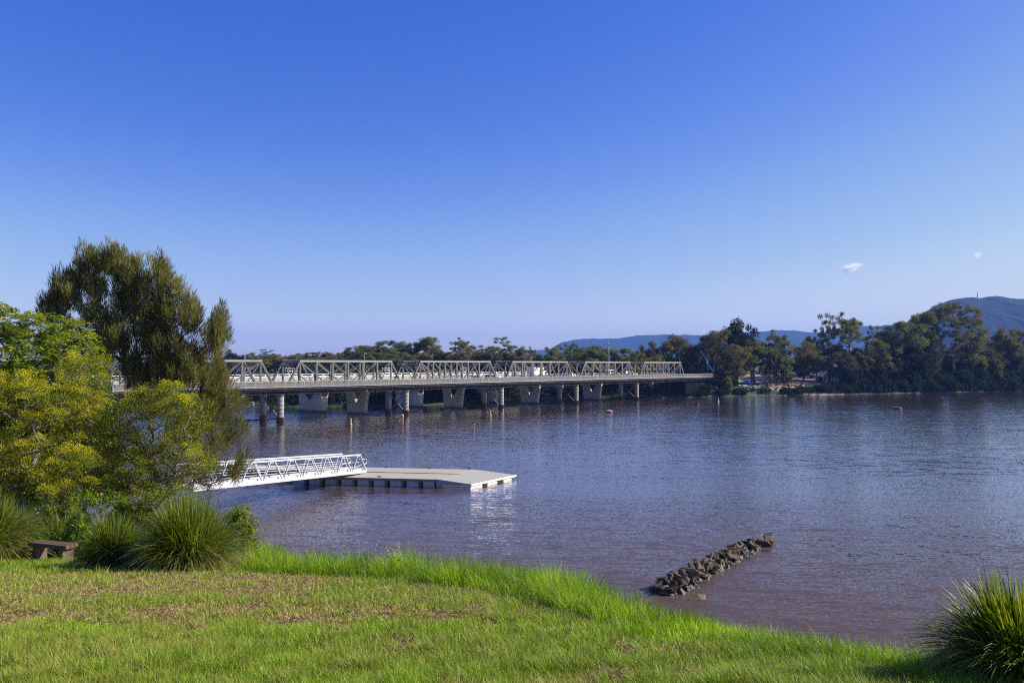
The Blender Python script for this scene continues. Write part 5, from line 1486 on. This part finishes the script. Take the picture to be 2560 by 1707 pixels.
M_TUS = leafmat("tussock_blade", [(0, (0.32, 0.23, 0.12)), (.18, (0.22, 0.20, 0.07)), (.3, (0.026, 0.048, 0.006)), (.7, (0.085, 0.135, 0.010)), (1, (0.27, 0.29, 0.028))], .38, .42, .4, tcol=(1.5, 1.6, .3))
def tussock(px, y, R, H, n, seed, label, wid=.014, K=8, zoff=0, lean=0.0, dry=.32):
    r = np.random.default_rng(seed)
    sx = (px-1280)/FPX*y; zb = float(near_z(sx, y)) + zoff
    o = thing("grass_tussock", (sx, y, zb), 0, label, "tussock")
    def blades(n, hmul, out, tlo, thi, w):
        a = r.uniform(0, 6.283, n); rr_ = R*.28*np.sqrt(r.uniform(0, 1, n))
        root = np.stack([rr_*np.cos(a), rr_*np.sin(a), np.zeros(n)], -1)
        az = a + r.normal(size=n)*.45
        spread = np.clip(r.uniform(0, 1, n)**.9*out + .03, 0, 1.3)
        L = H*hmul*r.uniform(.55, 1.25, n)*(1-.08*spread)*(1+.16*np.sin(a*2+seed)+.10*np.sin(a*5+seed*3)); L = np.minimum(L, H*hmul*1.12)
        t = np.linspace(0, 1, K)[None, :]
        hx = (np.sin(spread*.8)[:, None]*t*.75 + (.26*spread[:, None]+.03)*t**2.4)*L[:, None]
        dr = (spread*.85 + r.uniform(0, 1.0, n)*(r.uniform(size=n) < .42))[:, None]
        hz = (np.cos(spread*.75)[:, None]*t - dr*.62*t**2.6)*L[:, None]
        C = np.stack([root[:, 0:1] + hx*np.cos(az)[:, None] + lean*hz*.2, root[:, 1:2] + hx*np.sin(az)[:, None], root[:, 2:3] + hz], -1)
        tw = r.uniform(0, 3.14, n)
        sd_ = np.stack([np.cos(az+math.pi/2+tw*.0 + r.normal(size=n)*.7), np.sin(az+math.pi/2 + r.normal(size=n)*.7), r.normal(size=n)*.3], -1); sd_ = unit(sd_)
        wv = w*r.uniform(.6, 1.3, n)[:, None]*np.array([.8, 1, 1, .95, .85, .7, .45, .06])[None, :K]
        A = C + sd_[:, None, :]*wv[..., None]/2; Bq = C - sd_[:, None, :]*wv[..., None]/2
        V = np.stack([A, Bq], 2).reshape(-1, 3)
        idx = (np.arange(n)[:, None]*2*K + np.arange(K-1)[None, :]*2).ravel()
        F = np.stack([idx, idx+1, idx+3, idx+2], -1)
        tt = np.repeat(r.uniform(tlo, thi, n), 2*K)
        return V, F, tt
    mb = MB(); mb.add(*blades(n, 1.0, .92, .30, 1.0, wid)); mb.obj("green_blades", M_TUS, o)
    mb = MB(); mb.add(*blades(int(n*dry)+40, .92, 1.25, .0, .2, wid*1.05)); mb.obj("dry_blades", M_TUS, o)
    return o
tussock(478, 16.4, 1.45, 1.5, 6000, 601, "biggest grass tussock, a wide arching mound beside the water, right of the bench", .016)
tussock(290, 17.0, .85, 1.15, 3300, 602, "middle grass tussock covering the right end of the bench", .015)
tussock(350, 17.6, .8, .85, 1300, 607, "small tussock wedged between the middle and the biggest tussocks", .014)
tussock(-22, 21.5, 1.1, 1.75, 3600, 603, "tall grass tussock at the left edge beside the bench", .018)
tussock(60, 23.4, .7, 1.5, 1100, 608, "narrower tussock just right of the left edge tussock", .017)
tussock(165, 23.5, .8, 1.6, 1300, 604, "slender grass clump standing behind the bench", .016)
tussock(2565, 4.3, .62, .60, 4200, 605, "big backlit tussock with glossy strap leaves in the lower right corner", .0095, zoff=-.02)
tussock(2690, 4.7, .5, .5, 1100, 606, "second strap leaved tussock at the right picture edge, behind the big backlit one", .0095)

# ---- grass of the bank
def grass(name, P, h, w, tint, seed, mat, leanamt=.5, K=3):
    r = np.random.default_rng(seed); n = len(P)
    az = r.uniform(0, 6.283, n); ln = leanamt*r.uniform(.1, 1.2, n)
    t = np.linspace(0, 1, K)[None, :]
    hx = (ln*h)[:, None]*(t*.35 + t**2*.75); hz = h[:, None]*(t - .22*(ln[:, None])*t**2)
    C = np.stack([P[:, 0:1] + hx*np.cos(az)[:, None], P[:, 1:2] + hx*np.sin(az)[:, None], P[:, 2:3] + hz], -1)
    sa = az + math.pi/2 + r.normal(size=n)*.8
    S = np.stack([np.cos(sa), np.sin(sa), np.zeros(n)], -1)*(w/2)[:, None]
    prof = np.linspace(1, .55, K-1)
    V = []
    A = C[:, :K-1] + S[:, None, :]*prof[None, :, None]; Bq = C[:, :K-1] - S[:, None, :]*prof[None, :, None]
    V = np.concatenate([np.stack([A, Bq], 2).reshape(n, -1, 3), C[:, K-1:K]], 1)
    m_ = 2*(K-1)+1; base = np.arange(n)[:, None]*m_
    mb = MB(); mb.n = 0
    mb.v.append(V.reshape(-1, 3).astype(np.float32)); mb.t.append(np.repeat(tint, m_).astype(np.float32)); mb.n = n*m_
    for k in range(K-2):
        q = base[:, 0] + 2*k; mb.f.append(np.stack([q, q+1, q+3, q+2], -1)); mb.mi.append(np.zeros(n, np.int32))
    q = base[:, 0] + 2*(K-2); mb.f.append(np.stack([q, q+1, q+2], -1)); mb.mi.append(np.zeros(n, np.int32))
    return tag(mb.obj(name, mat), kind="stuff")
def scatter(n, ymin, ymax, p, r, xr=.66, pad=1.2):
    """points thinning out with distance from the camera end of the lawn"""
    u = r.uniform(0, 1, n); y = (ymin**(1-p) + u*(ymax**(1-p) - ymin**(1-p)))**(1/(1-p))
    x = r.uniform(-1, 1, n)*(y*xr+pad)
    return x, y
M_LAWN = leafmat("lawn_blade", [(0, (0.36, 0.22, 0.11)), (.22, (0.48, 0.33, 0.14)), (.38, (0.25, 0.29, 0.03)), (.6, (0.150, 0.245, 0.008)), (1, (0.30, 0.43, 0.012))], .24, .5, .35, tcol=(1.2, 1.3, .4))
M_TALL = leafmat("tall_grass_blade", [(0, (0.045, 0.095, 0.006)), (.5, (0.155, 0.265, 0.007)), (1, (0.33, 0.47, 0.012))], .45, .4, .35, tcol=(1.4, 1.45, .3))
r = np.random.default_rng(9)
x, y = scatter(1000000, 3.0, 27, 2.15, r)
s, qy = edge_dist(x, y)
ok = (s < .35)
x, y, s = x[ok], y[ok], s[ok]
dryn = fbm(x*.55+3, y*.55, 51, 4); dry2 = fbm(x*3.1, y*3.1, 57, 3); dry3 = fbm(x*9, y*9, 61, 2)
band = np.exp(-((y-11.0)/4.2)**2)*.36 + .10*np.clip((x+1)/2.5, 0, 1) - .40*np.clip((-x-.8)/2.2, 0, 1)*np.clip((7.5-y)/3, 0, 1) - .26*np.clip((7.0-y)/2, 0, 1)*np.clip((1.8-x)/2, 0, 1)
dry = np.clip((dryn-.50)*1.6 + band + (dry2-.5)*.9 + (dry3-.5)*.5 + .16, 0, 1)
bare = (dry2 > .57) & (dryn + band*.6 > .57) & (dry3 > .46)
keep = ~(bare & (r.uniform(size=len(x)) < .85))
onpath = (x < -6.58+4.5-.55*(y-1.2)/3.28+.0) & (y < 4.42+.06*np.sin(x*9))
keep &= ~onpath
x, y, s, dry, dry2 = x[keep], y[keep], s[keep], dry[keep], dry2[keep]
fine = fbm(x*7.0+2, y*7.0, 63, 3)
q_ = 1/(1+np.exp(-((dry - .40) + (dry2-.5)*1.5 + (fine-.5)*1.6)*9))
isdry = r.uniform(size=len(x)) < np.clip(q_, .02, .9)
tint = np.where(isdry, r.uniform(0, .42, len(x)), np.clip(.52 + (fbm(x*1.3, y*1.3, 71, 3)-.5)*.8 + (fbm(x*6, y*6, 73, 2)-.5)*.9 + r.normal(size=len(x))*.17, .36, 1))
hh = np.where(isdry, .034, .054)*r.uniform(.6, 1.5, len(x))*(1+.5*(1-dry))*(1+np.clip(y-6, 0, 12)*.03)
hh *= .55 + 1.5*np.clip(fbm(x*5.5, y*5.5, 81, 3)-.25, 0, 1)*(1-.4*dry) + .5*np.clip(fbm(x*1.1, y*1.1, 83, 2)-.4, 0, 1)
P = np.stack([x, y, near_z(x, y)-.004], -1)
grass("lawn_grass", P, hh, .0052*(y/4.5)**.75*r.uniform(.7, 1.3, len(x)), tint, 10, M_LAWN, .9)
# mown thatch lying in brown clods on the thin patches
rt = np.random.default_rng(19)
xt, yt = scatter(420000, 3.2, 17, 1.9, rt)
st, _ = edge_dist(xt, yt)
bt = np.exp(-((yt-11.0)/4.2)**2)*.24 + .10*np.clip((xt+1)/2.5, 0, 1) - .30*np.clip((-xt-.8)/2.2, 0, 1)*np.clip((7.5-yt)/3, 0, 1) - .16*np.clip((7.0-yt)/2, 0, 1)*np.clip((1.8-xt)/2, 0, 1)
ok = (st < -.1) & (fbm(xt*4.2, yt*4.2, 131, 3)*.6 + fbm(xt*1.1, yt*1.1, 133, 3)*.5 + bt > .64)
xt, yt = xt[ok], yt[ok]; nt2 = len(xt)
hp = np.clip(fbm(xt*4.2, yt*4.2, 131, 3)-.45, 0, 1)*.16*rt.uniform(.1, 1, nt2)
Pt = np.stack([xt, yt, near_z(xt, yt) + .008 + hp], -1)
mb = MB(); dt_ = rt.normal(size=(nt2, 3))*[1, 1, .28]
leaves(mb, Pt, dt_, .055*rt.uniform(.5, 1.4, nt2), .0052*(yt/5)**.6, rt, rt.uniform(0, 1, nt2))
tag(mb.obj("dry_thatch", leafmat("thatch_straw", [(0, (.10, .06, .035)), (.5, (.24, .15, .085)), (1, (.42, .29, .16))], .1, .8)), kind="stuff")
x, y = scatter(900000, 3.2, 34, 1.9, r, pad=2.2)
s, qy = edge_dist(x, y)
wob = (fbm(x*1.5, y*1.5, 91, 3)-.5)*.45
ok = (s + wob > np.where(x > .7, -.38, -.12)) & (s < 2.6) & (r.uniform(size=len(x)) < np.clip(.65 + (s+wob)*1.6, .3, 1)*np.where(s > 1.5, .5, 1))
x, y, s = x[ok], y[ok], s[ok]
tallh = np.interp(x, [-8, -4, -1, .5, 1.0, 1.3, 2.2, 4], [.46, .46, .44, .38, .28, .20, .18, .2])
clump = fbm(x*2.4, y*2.4, 95, 3)
hh = tallh*(.55+.9*clump)*r.uniform(.5, 1.2, len(x))*np.clip(.75+s*.6, .5, 1.05)
tint = np.clip(.5 + (fbm(x*2.0+9, y*2.0, 97, 3)-.5)*1.3 + r.normal(size=len(x))*.16, 0, 1)
P = np.stack([x, y, near_z(x, y)-.01], -1)
grass("tall_bank_grass", P, hh, .0042*(y/5.0)**.7*r.uniform(.7, 1.3, len(x)), tint, 12, M_TALL, .75, K=4)
# shaded longer grass round the tussocks and bench
x = r.uniform(-16, -4, 60000); y = r.uniform(15.3, 25, 60000)
s, qy = edge_dist(x, y); ok = (s < .5) & (r.uniform(size=len(x)) < .75); x, y = x[ok], y[ok]
P = np.stack([x, y, near_z(x, y)-.01], -1)
grass("long_shade_grass", P, .12*r.uniform(.4, 1.3, len(x)), np.full(len(x), .012), np.clip(.45+r.normal(size=len(x))*.2, 0, 1), 14, M_TALL, .7)
# single weeds with seed stalks on the bank edge
M_STALK = surf("dry_stalk", (.38, .30, .18), (.30, .22, .13), 4, .8)
def weed(px, y, h, seed, label, n=7, leafy=True):
    rr_ = np.random.default_rng(seed); sx = (px-1280)/FPX*y; zb = float(near_z(sx, y))
    o = thing("weed", (sx, y, zb), 0, label, "weed")
    mb = MB(); heads = MB()
    for k in range(n):
        a = rr_.uniform(0, 6.28); q = rr_.uniform(.05, .3); H = h*rr_.uniform(.6, 1.05)
        pts = [np.array([.05*math.cos(a)+q*H*math.cos(a)*t*t, .05*math.sin(a)+q*H*math.sin(a)*t*t, H*t]) for t in np.linspace(0, 1, 6)]
        mb.tube(pts, [.004, .004, .0035, .003, .0025, .002], 4, cap=False)
        m_ = 16 if leafy else 4; c = np.repeat([pts[-1]], m_, 0) + rr_.normal(size=(m_, 3))*[.02, .02, .05]
        leaves(heads, c, rr_.normal(size=(m_, 3)) + [0, 0, .6], .05, .014, rr_, rr_.uniform(0, .3, m_))
    mb.obj("stalks", M_STALK, o); heads.obj("seed_heads", M_LAWN, o)
    if leafy:
        g = MB(); m_ = 90; c = rr_.normal(size=(m_, 3))*[.05, .05, .0] + np.stack([np.zeros(m_), np.zeros(m_), rr_.uniform(.02, h*.6, m_)], -1)
        leaves(g, c, rr_.normal(size=(m_, 3)) + [0, 0, .5], .13, .018, rr_, rr_.uniform(.3, .9, m_)); g.obj("leaves", M_TALL, o)
weed(992, 13.6, .62, 701, "tall green weed with seed stalks sticking out of the bank edge below the pontoon", 3)
weed(930, 14.3, .6, 702, "thin dry stalks bending over the bank left of the tall green weed", 3, False)
weed(2395, 4.9, .40, 704, "lone pale stalk rising left of the corner tussock", 2, False)
# clods of mown thatch on the lawn
M_THATCH = surf("thatch_clod", (.22, .14, .08), (.10, .065, .04), 20, .95, bmp=.5)

# ------------------------------------------------------------------ building site and town on the far bank
def gpt(px, y):
    x = ray(px, 940)[0]*y
    return x, y, float(far_z(x, y))
GP = "cars parked behind the building site"
for px, mt, kind, lab in ((1975, dk, "car", "dark parked car, leftmost of the row behind the building site"), (1996, wh, "car", "white parked car second from the left behind the building site"), (2011, wh, "car", "white parked car in the middle of the row behind the building site"),
                    (2026, paint("silver", (.5, .52, .55)), "car", "silver parked car next to the small blue one"), (2034, bl, "car", "small blue parked car at the right end of the row")):
    x, y, z = gpt(px, 392+(px % 7)*.4); vehicle(kind, mt, (x, y, z), math.radians(200 + px % 13), lab, GP)
x, y, z = gpt(1868, 343); vehicle("ute", bl, (x, y, z+.05), math.radians(170), "dark blue pickup on the track left of the spreading tree's trunk", None)
x, y, z = gpt(1878, 342); 
for q, (px, py_, lab) in enumerate(((1858, 372, "red plastic road barrier left of the spreading tree"), (1874, 372, "red plastic road barrier touching the spreading tree's trunk"))):
    x, y, z = gpt(px, py_); o = thing("road_barrier", (x, y, z), .2, lab, "barrier", "red road barriers")
    mb = MB()
    for k in range(2): mb.prism([(-.25, 0), (-.2, .25), (-.1, .8), (.1, .8), (.2, .25), (.25, 0)], 'x', -1.55+k*1.58, -.05+k*1.58)
    mb.obj("barrier_body", M_RED, o)
def box_unit(name, px, y, w, d, h, mat, lab, cat, rz=0, roof=None):
    x, y, z = gpt(px, y); o = thing(name, (x, y, z-.05), rz, lab, cat)
    MB().bbox((-w/2, -d/2, 0), (w/2, d/2, h), .04).obj("body", mat, o)
    if roof is not None: MB().bbox((-w/2-.1, -d/2-.1, h+.003), (w/2+.1, d/2+.1, h+.18), .04).obj("roof", roof, o)
    MB().box((-w*.2, -d/2-.03, .1), (w*.2, -d/2-.003, h*.82)).obj("door", M_GLASS if mat is not wh else gr, o)
    mb = MB()
    for k in range(5): mb.box((w*(-.45+.2*k)-.03, -d/2-.02, .1), (w*(-.45+.2*k)+.03, -d/2-.002, h-.1))
    mb.obj("ribs", mat, o)
    return o
box_unit("waste_skip", 2049, 375, 1.9, 2.4, 1.9, M_RED, "red steel bin beside the white portable cabin", "bin", .2)
box_unit("portable_cabin", 2059, 378, 1.7, 3, 2.5, wh, "small white portable cabin between the red bin and the grey toilet", "cabin", .2, wh)
box_unit("portable_toilet", 2070, 366, 1.5, 1.5, 2.9, paint("pale_grey", (.42, .46, .52)), "tall pale grey portable toilet at the right of the site boxes", "toilet", .3, gr)
PC1 = box_unit("shipping_container", 1661, 322, 2.4, 6, 2.6, paint("blue_box", (.13, .28, .5)), "blue container behind the last truss span, left of the pink one", "container", BRZ)
PC2 = box_unit("shipping_container", 1678, 321, 3.2, 6, 3.0, paint("pink_box", (.5, .16, .2)), "pinkish red container seen through the last truss span", "container", BRZ)
for o_, px_ in ((PC1, 1661), (PC2, 1679)):
    o_.location = bridge_pt(lxfor(px_, 16.5), 16.5, 8.035)
# rubble of the building site
mb = MB(); rq = np.random.default_rng(15)
for k in range(420):
    px = rq.uniform(1900, 2010); yy = rq.uniform(342, 368); x, y, z = gpt(px, yy); sx_, sy_, sz_ = rq.uniform(.2, 1.6), rq.uniform(.2, .8), rq.uniform(.1, .7)
    a = rq.uniform(0, 3.14); c_, s_ = math.cos(a)*sx_, math.sin(a)*sx_
    mb.bar((x-c_/2, y-s_/2, z+sz_*.3), (x+c_/2, y+s_/2, z+sz_*.5), sy_, sz_, mi=int(rq.integers(0, 3)))
tag(mb.obj("site_rubble", [surf("rubble_brown", (.24, .13, .09), (.13, .08, .06), 1.5, .9), surf("rubble_grey", (.32, .28, .26), (.2, .17, .16), 1.5, .9), surf("rubble_red", (.26, .09, .07), (.15, .06, .05), 1.5, .9)]), kind="stuff")
# dirt lot, sunny grass slope, kerbed track: sheets following the ground
def sheet(name, pxa, pxb, ya, yb, mat, lift, nx_=24, ny_=16):
    v, f = grid_mesh(np.linspace(0, 1, nx_), np.linspace(0, 1, ny_), lambda X, Y: X*0)
    Y = ya + v[:, 1]*(yb-ya); X = (pxa + v[:, 0]*(pxb-pxa) - 1280)/FPX*Y
    Z = far_z(X, Y) + lift
    tag(MB().add(np.stack([X, Y, Z], -1), f).obj(name, mat, smooth=True), kind="structure")
sheet("dirt_lot", 1832, 2110, 340, 405, surf("bare_dirt", (.30, .21, .16), (.20, .14, .11), .25, .95), .06)
sheet("grass_slope", 1826, 1852, 345, 378, surf("sunny_grass", (.20, .30, .012), (.14, .22, .012), .6, .95), .12)
sheet("riverside_track", 1826, 1985, 337.5, 340.5, surf("track_grey", (.30, .28, .29), (.22, .21, .22), .6, .9), .16)
# bollards, cones and people-less clutter
for px, yy, h, mt, lab in ((1966, 368, 1.3, M_WHITE, "white post pair standing left of the orange cones"), (1974, 366, 1.0, M_WHITE, "short white post beside the orange cones"), (1985, 364, .9, M_ORG, "orange cone at the right edge of the rubble"), (1990, 363, .9, M_ORG, "second orange cone closest to the dark bushes"), (1918, 350, 1.1, M_WHITE, "white peg in the rubble right of the tree trunk")):
    x, y, z = gpt(px, yy); o = thing("site_marker" if mt is M_WHITE else "traffic_cone", (x, y, z), 0, lab, "marker" if mt is M_WHITE else "cone")
    MB().lathe((0, 0, .05), [(.3, 0), (.2, .1), (.07, h)], 8).obj("cone_body", mt, o); MB().bbox((-.35, -.35, 0), (.35, .35, .06), .02).obj("base", M_TYRE, o)
# blue truck mounted boom at the bridge end
x, y, z = gpt(1778, 326); o = thing("boom_truck", (x, y, z), BRZ, "bright blue folding boom on a truck between the bridge end and the ragged gum", "crane")
M_BOOM = surf("blue_boom_paint", (.03, .30, .55), (.02, .22, .42), 2, .4)
MB().bbox((-3.2, -1.1, .7), (2.2, 1.1, 1.4), .05).obj("chassis", gr, o); MB().bbox((2.25, -1.1, .7), (3.8, 1.1, 2.5), .15).obj("cab", wh, o)
for xx in (-2.2, -1.0, 2.9):
    for s_ in (-1, 1): MB().tube([(xx, s_*.95, .5), (xx, s_*1.2, .5)], .5, 14).obj("wheel", M_TYRE, o)
co_, si_ = math.cos(-BRZ), math.sin(-BRZ)
def loc_(px, py_):
    X, Z = at_y(px, py_, y); dx = X-x
    return (dx*co_, dx*si_, Z-z)
mb = MB(); mb.bar(loc_(1782, 928), loc_(1769, 909), .5); mb.obj("lower_arm", M_BOOM, o)
mb = MB(); mb.bar(loc_(1770, 926), loc_(1770, 911), .3); mb.obj("mast", M_BOOM, o)
mb = MB(); mb.bar(loc_(1768, 910), loc_(1767, 899), .35); mb.bar(loc_(1767, 900), loc_(1751, 876), .42); mb.tube([loc_(1770, 903), loc_(1758, 886)], .1, 6); mb.obj("upper_arm", M_BOOM, o)
# poles
def pole(px, ty, yy, r_, lab, px2=None, arms=False, mat=None):
    x, y, z = gpt(px, yy); xt, zt = at_y(px2 or px, ty, yy)
    o = thing("power_pole", (x, y, z-.3), 0, lab, "pole")
    MB().tube([(0, 0, 0), (xt-x, 0, zt-z)], [r_, r_*.6], 8).obj("shaft", mat or surf("pale_timber_pole", (.42, .40, .38), (.32, .30, .28), 1, .8), o)
    H = zt-z
    mb = MB(); mb.bar((xt-x-.9*(1 if arms else .3), 0, H*.93), (xt-x+.9*(1 if arms else .3), 0, H*.93), .12); 
    if arms: mb.bar((xt-x-.7, 0, H*.84), (xt-x+.2, 0, H*.84), .12); mb.lathe((xt-x-.5, 0, H*.75), [(.12, 0), (.2, .1), (.2, .6), (.1, .7)], 8)
    mb.obj("cross_arm", M_POLE, o)
pole(1524, 852, 318, .19, "tall bare power pole standing behind the fifth truss span", 1521, True)
pole(1948, 832, 356, .22, "tall pale leaning pole beside the flat topped gum", 1940)
pole(1699, 886, 335, .13, "short pale pole above the last truss span")
pole(1328, 905, 330, .10, "thin short pole in the trees left of the fourth span", 1328)
# houses on the far side
def house(px, yy, zoff, w, d, h, wall, roof, lab, rz=0.0):
    x, y, z = gpt(px, yy); o = thing("house", (x, y, z+zoff), rz, lab, "house")
    MB().box((-w/2, -d/2, -4), (w/2, d/2, h)).obj("wall", wall, o)
    mb = MB(); e = .6; rh = h+w*.16
    V = [(-w/2-e, -d/2-e, h), (w/2+e, -d/2-e, h), (w/2+e, d/2+e, h), (-w/2-e, d/2+e, h), (-w/4, 0, rh), (w/4, 0, rh)]
    mb.add(V, [(0, 1, 5, 4), (1, 2, 5), (2, 3, 4, 5), (3, 0, 4), (3, 2, 1, 0)]); mb.obj("roof", roof, o)
    for k in range(3):
        xx = -w*.34 + k*w*.3
        MB().box((xx, -d/2-.04, h*.35), (xx+w*.14, -d/2-.003, h*.75)).obj("window", M_GLASS, o)
cream = surf("cream_wall", (.55, .42, .28), (.48, .37, .25), 1, .8); whw = surf("white_wall", (.7, .7, .68), (.6, .6, .6), 1, .8)
rfr = surf("brown_roof", (.22, .13, .10), (.16, .10, .08), 1, .8); rfg = surf("grey_roof", (.40, .42, .45), (.3, .32, .35), 1, .6)
house(640, 345, -2.0, 9, 8, 3.6, cream, rfr, "cream walled house glimpsed through the portal nearest the casuarina")
house(778, 350, -2.2, 10, 8, 3.4, cream, rfg, "low house with a pale roof line behind the second full truss span")
house(842, 350, -1.6, 9, 8, 3.8, whw, rfg, "white house with grey roof among the trees in the second full truss span", .2)
house(600, 352, -1.6, 8, 8, 3.6, whw, rfr, "small white house beside the casuarina's right edge, behind the first truss")
house(2095, 402, -1, 16, 8, 2.6, whw, rfg, "low grey roofed shed behind the site boxes")
# small jetty and boats seen under the bridge
jx, jy = on_water(634, 1018)
o = thing("jetty", (jx, jy, 0), .12, "small white landing stage on the far bank seen left of the nearest columns", "jetty")
MB().bbox((-4.2, -.8, -.2), (4.2, .8, .22), .05).obj("deck", M_DECK, o)
mb = MB()
for xx in (-3.6, -2.4, -1.2, 0.0):
    for yy in (-.7, .7): mb.tube([(xx, yy, .4), (xx, yy, 1.5)], .05, 6)
for yy in (-.7, .7): mb.tube([(-3.6, yy, 1.5), (0, yy, 1.5)], .05, 6); mb.tube([(-3.6, yy, .95), (0, yy, .95)], .05, 6)
mb.obj("rail", M_WHITE, o)
def boat(px, py_, L, rz, lab, hullm):
    x, y = on_water(px, py_); o = thing("boat", (x, y, 0), rz, lab, "boat")
    st = [(-.5, .36, .0), (-.2, .42, 0), (.15, .38, .012), (.38, .2, .08), (.5, .02, .14)]
    V = []; 
    for q, wv, up in st: V += [(q*L, -wv*L*.45, .75+up*L*.6), (q*L*.96, -wv*L*.25, -.15), (q*L*.96, wv*L*.25, -.15), (q*L, wv*L*.45, .75+up*L*.6)]
    F = []
    for i in range(4):
        a = i*4; b_ = a+4
        F += [(a, b_, b_+1, a+1), (a+1, b_+1, b_+2, a+2), (a+2, b_+2, b_+3, a+3), (a+3, b_+3, b_, a)]
    F += [(0, 1, 2, 3), (19, 18, 17, 16)]
    MB().add(V, F).obj("hull", hullm, o); MB().bbox((-L*.2, -L*.13, .78), (L*.15, L*.13, 1.9), .12).obj("cabin", M_WHITE, o); MB().box((-L*.15, -L*.133-.01, 1.2), (L*.1, -L*.131, 1.6)).obj("window", M_GLASS, o)
boat(676, 1013, 5.2, .4, "small pale blue boat moored far behind the nearest columns", paint("pale_blue", (.35, .5, .65)))
boat(689, 1014, 4.6, 1.0, "small white boat moored beside the pale blue one", wh)

# ------------------------------------------------------------------ clouds
def cloud(px, py, w, h, Y, seed, label, dens):
    x, z = at_y(px, py, Y); s = Y/FPX
    m, ntm, b = new_mat("cloud_vapour"); ntm.nodes.remove(b)
    pv = ntm.nodes.new('ShaderNodeVolumePrincipled'); pv.inputs['Color'].default_value = (1, 1, 1, 1); pv.inputs['Anisotropy'].default_value = .2
    tc = ntm.nodes.new('ShaderNodeTexCoord')
    n = noise(ntm, 2.2, 5, .65, tc.outputs['Object'], (1.0, 1.0, 1.3))
    ln = ntm.nodes.new('ShaderNodeVectorMath'); ln.operation = 'LENGTH'; ntm.links.new(tc.outputs['Object'], ln.inputs[0])
    a = ntm.nodes.new('ShaderNodeMath'); a.operation = 'MULTIPLY_ADD'; ntm.links.new(ln.outputs['Value'], a.inputs[0]); a.inputs[1].default_value = -.55; ntm.links.new(n, a.inputs[2])
    c = ntm.nodes.new('ShaderNodeMapRange'); c.inputs[1].default_value = .12; c.inputs[2].default_value = .40; c.inputs[3].default_value = 0; c.inputs[4].default_value = dens; ntm.links.new(a.outputs[0], c.inputs[0])
    ntm.links.new(c.outputs[0], pv.inputs['Density']); ntm.links.new(pv.outputs[0], ntm.nodes["Material Output"].inputs['Volume'])
    mb = MB(); n_ = 10
    mb.lathe((0, 0, 0), [(max(.02, math.sin(math.pi*k/n_)), -math.cos(math.pi*k/n_)) for k in range(n_+1)], 20)
    o = mb.obj("cloud", m, loc=(x, Y, z)); o.scale = (w*s/2, w*s/2, h*s/2); o.rotation_euler = (0, math.radians(-14), 0)
    tag(o, label, "cloud")
cloud(2127, 669, 74, 34, 13000, 1, "small bright wisp of cloud above the pair of high gums", .012)
cloud(2443, 638, 34, 26, 13000, 2, "tiny faint cloud high over the wooded hill", .009)

# ------------------------------------------------------------------ air
m, ntm, b = new_mat("haze_air"); ntm.nodes.remove(b)
pv = ntm.nodes.new('ShaderNodeVolumePrincipled'); pv.inputs['Color'].default_value = (.18, .38, 1.0, 1); pv.inputs['Density'].default_value = 0.85e-4; pv.inputs['Anisotropy'].default_value = 0.0
ntm.links.new(pv.outputs[0], ntm.nodes["Material Output"].inputs['Volume'])
hz = MB().box((-9000, -900, -5), (11000, 8600, 335)).obj("haze", m)
tag(hz, kind="stuff")
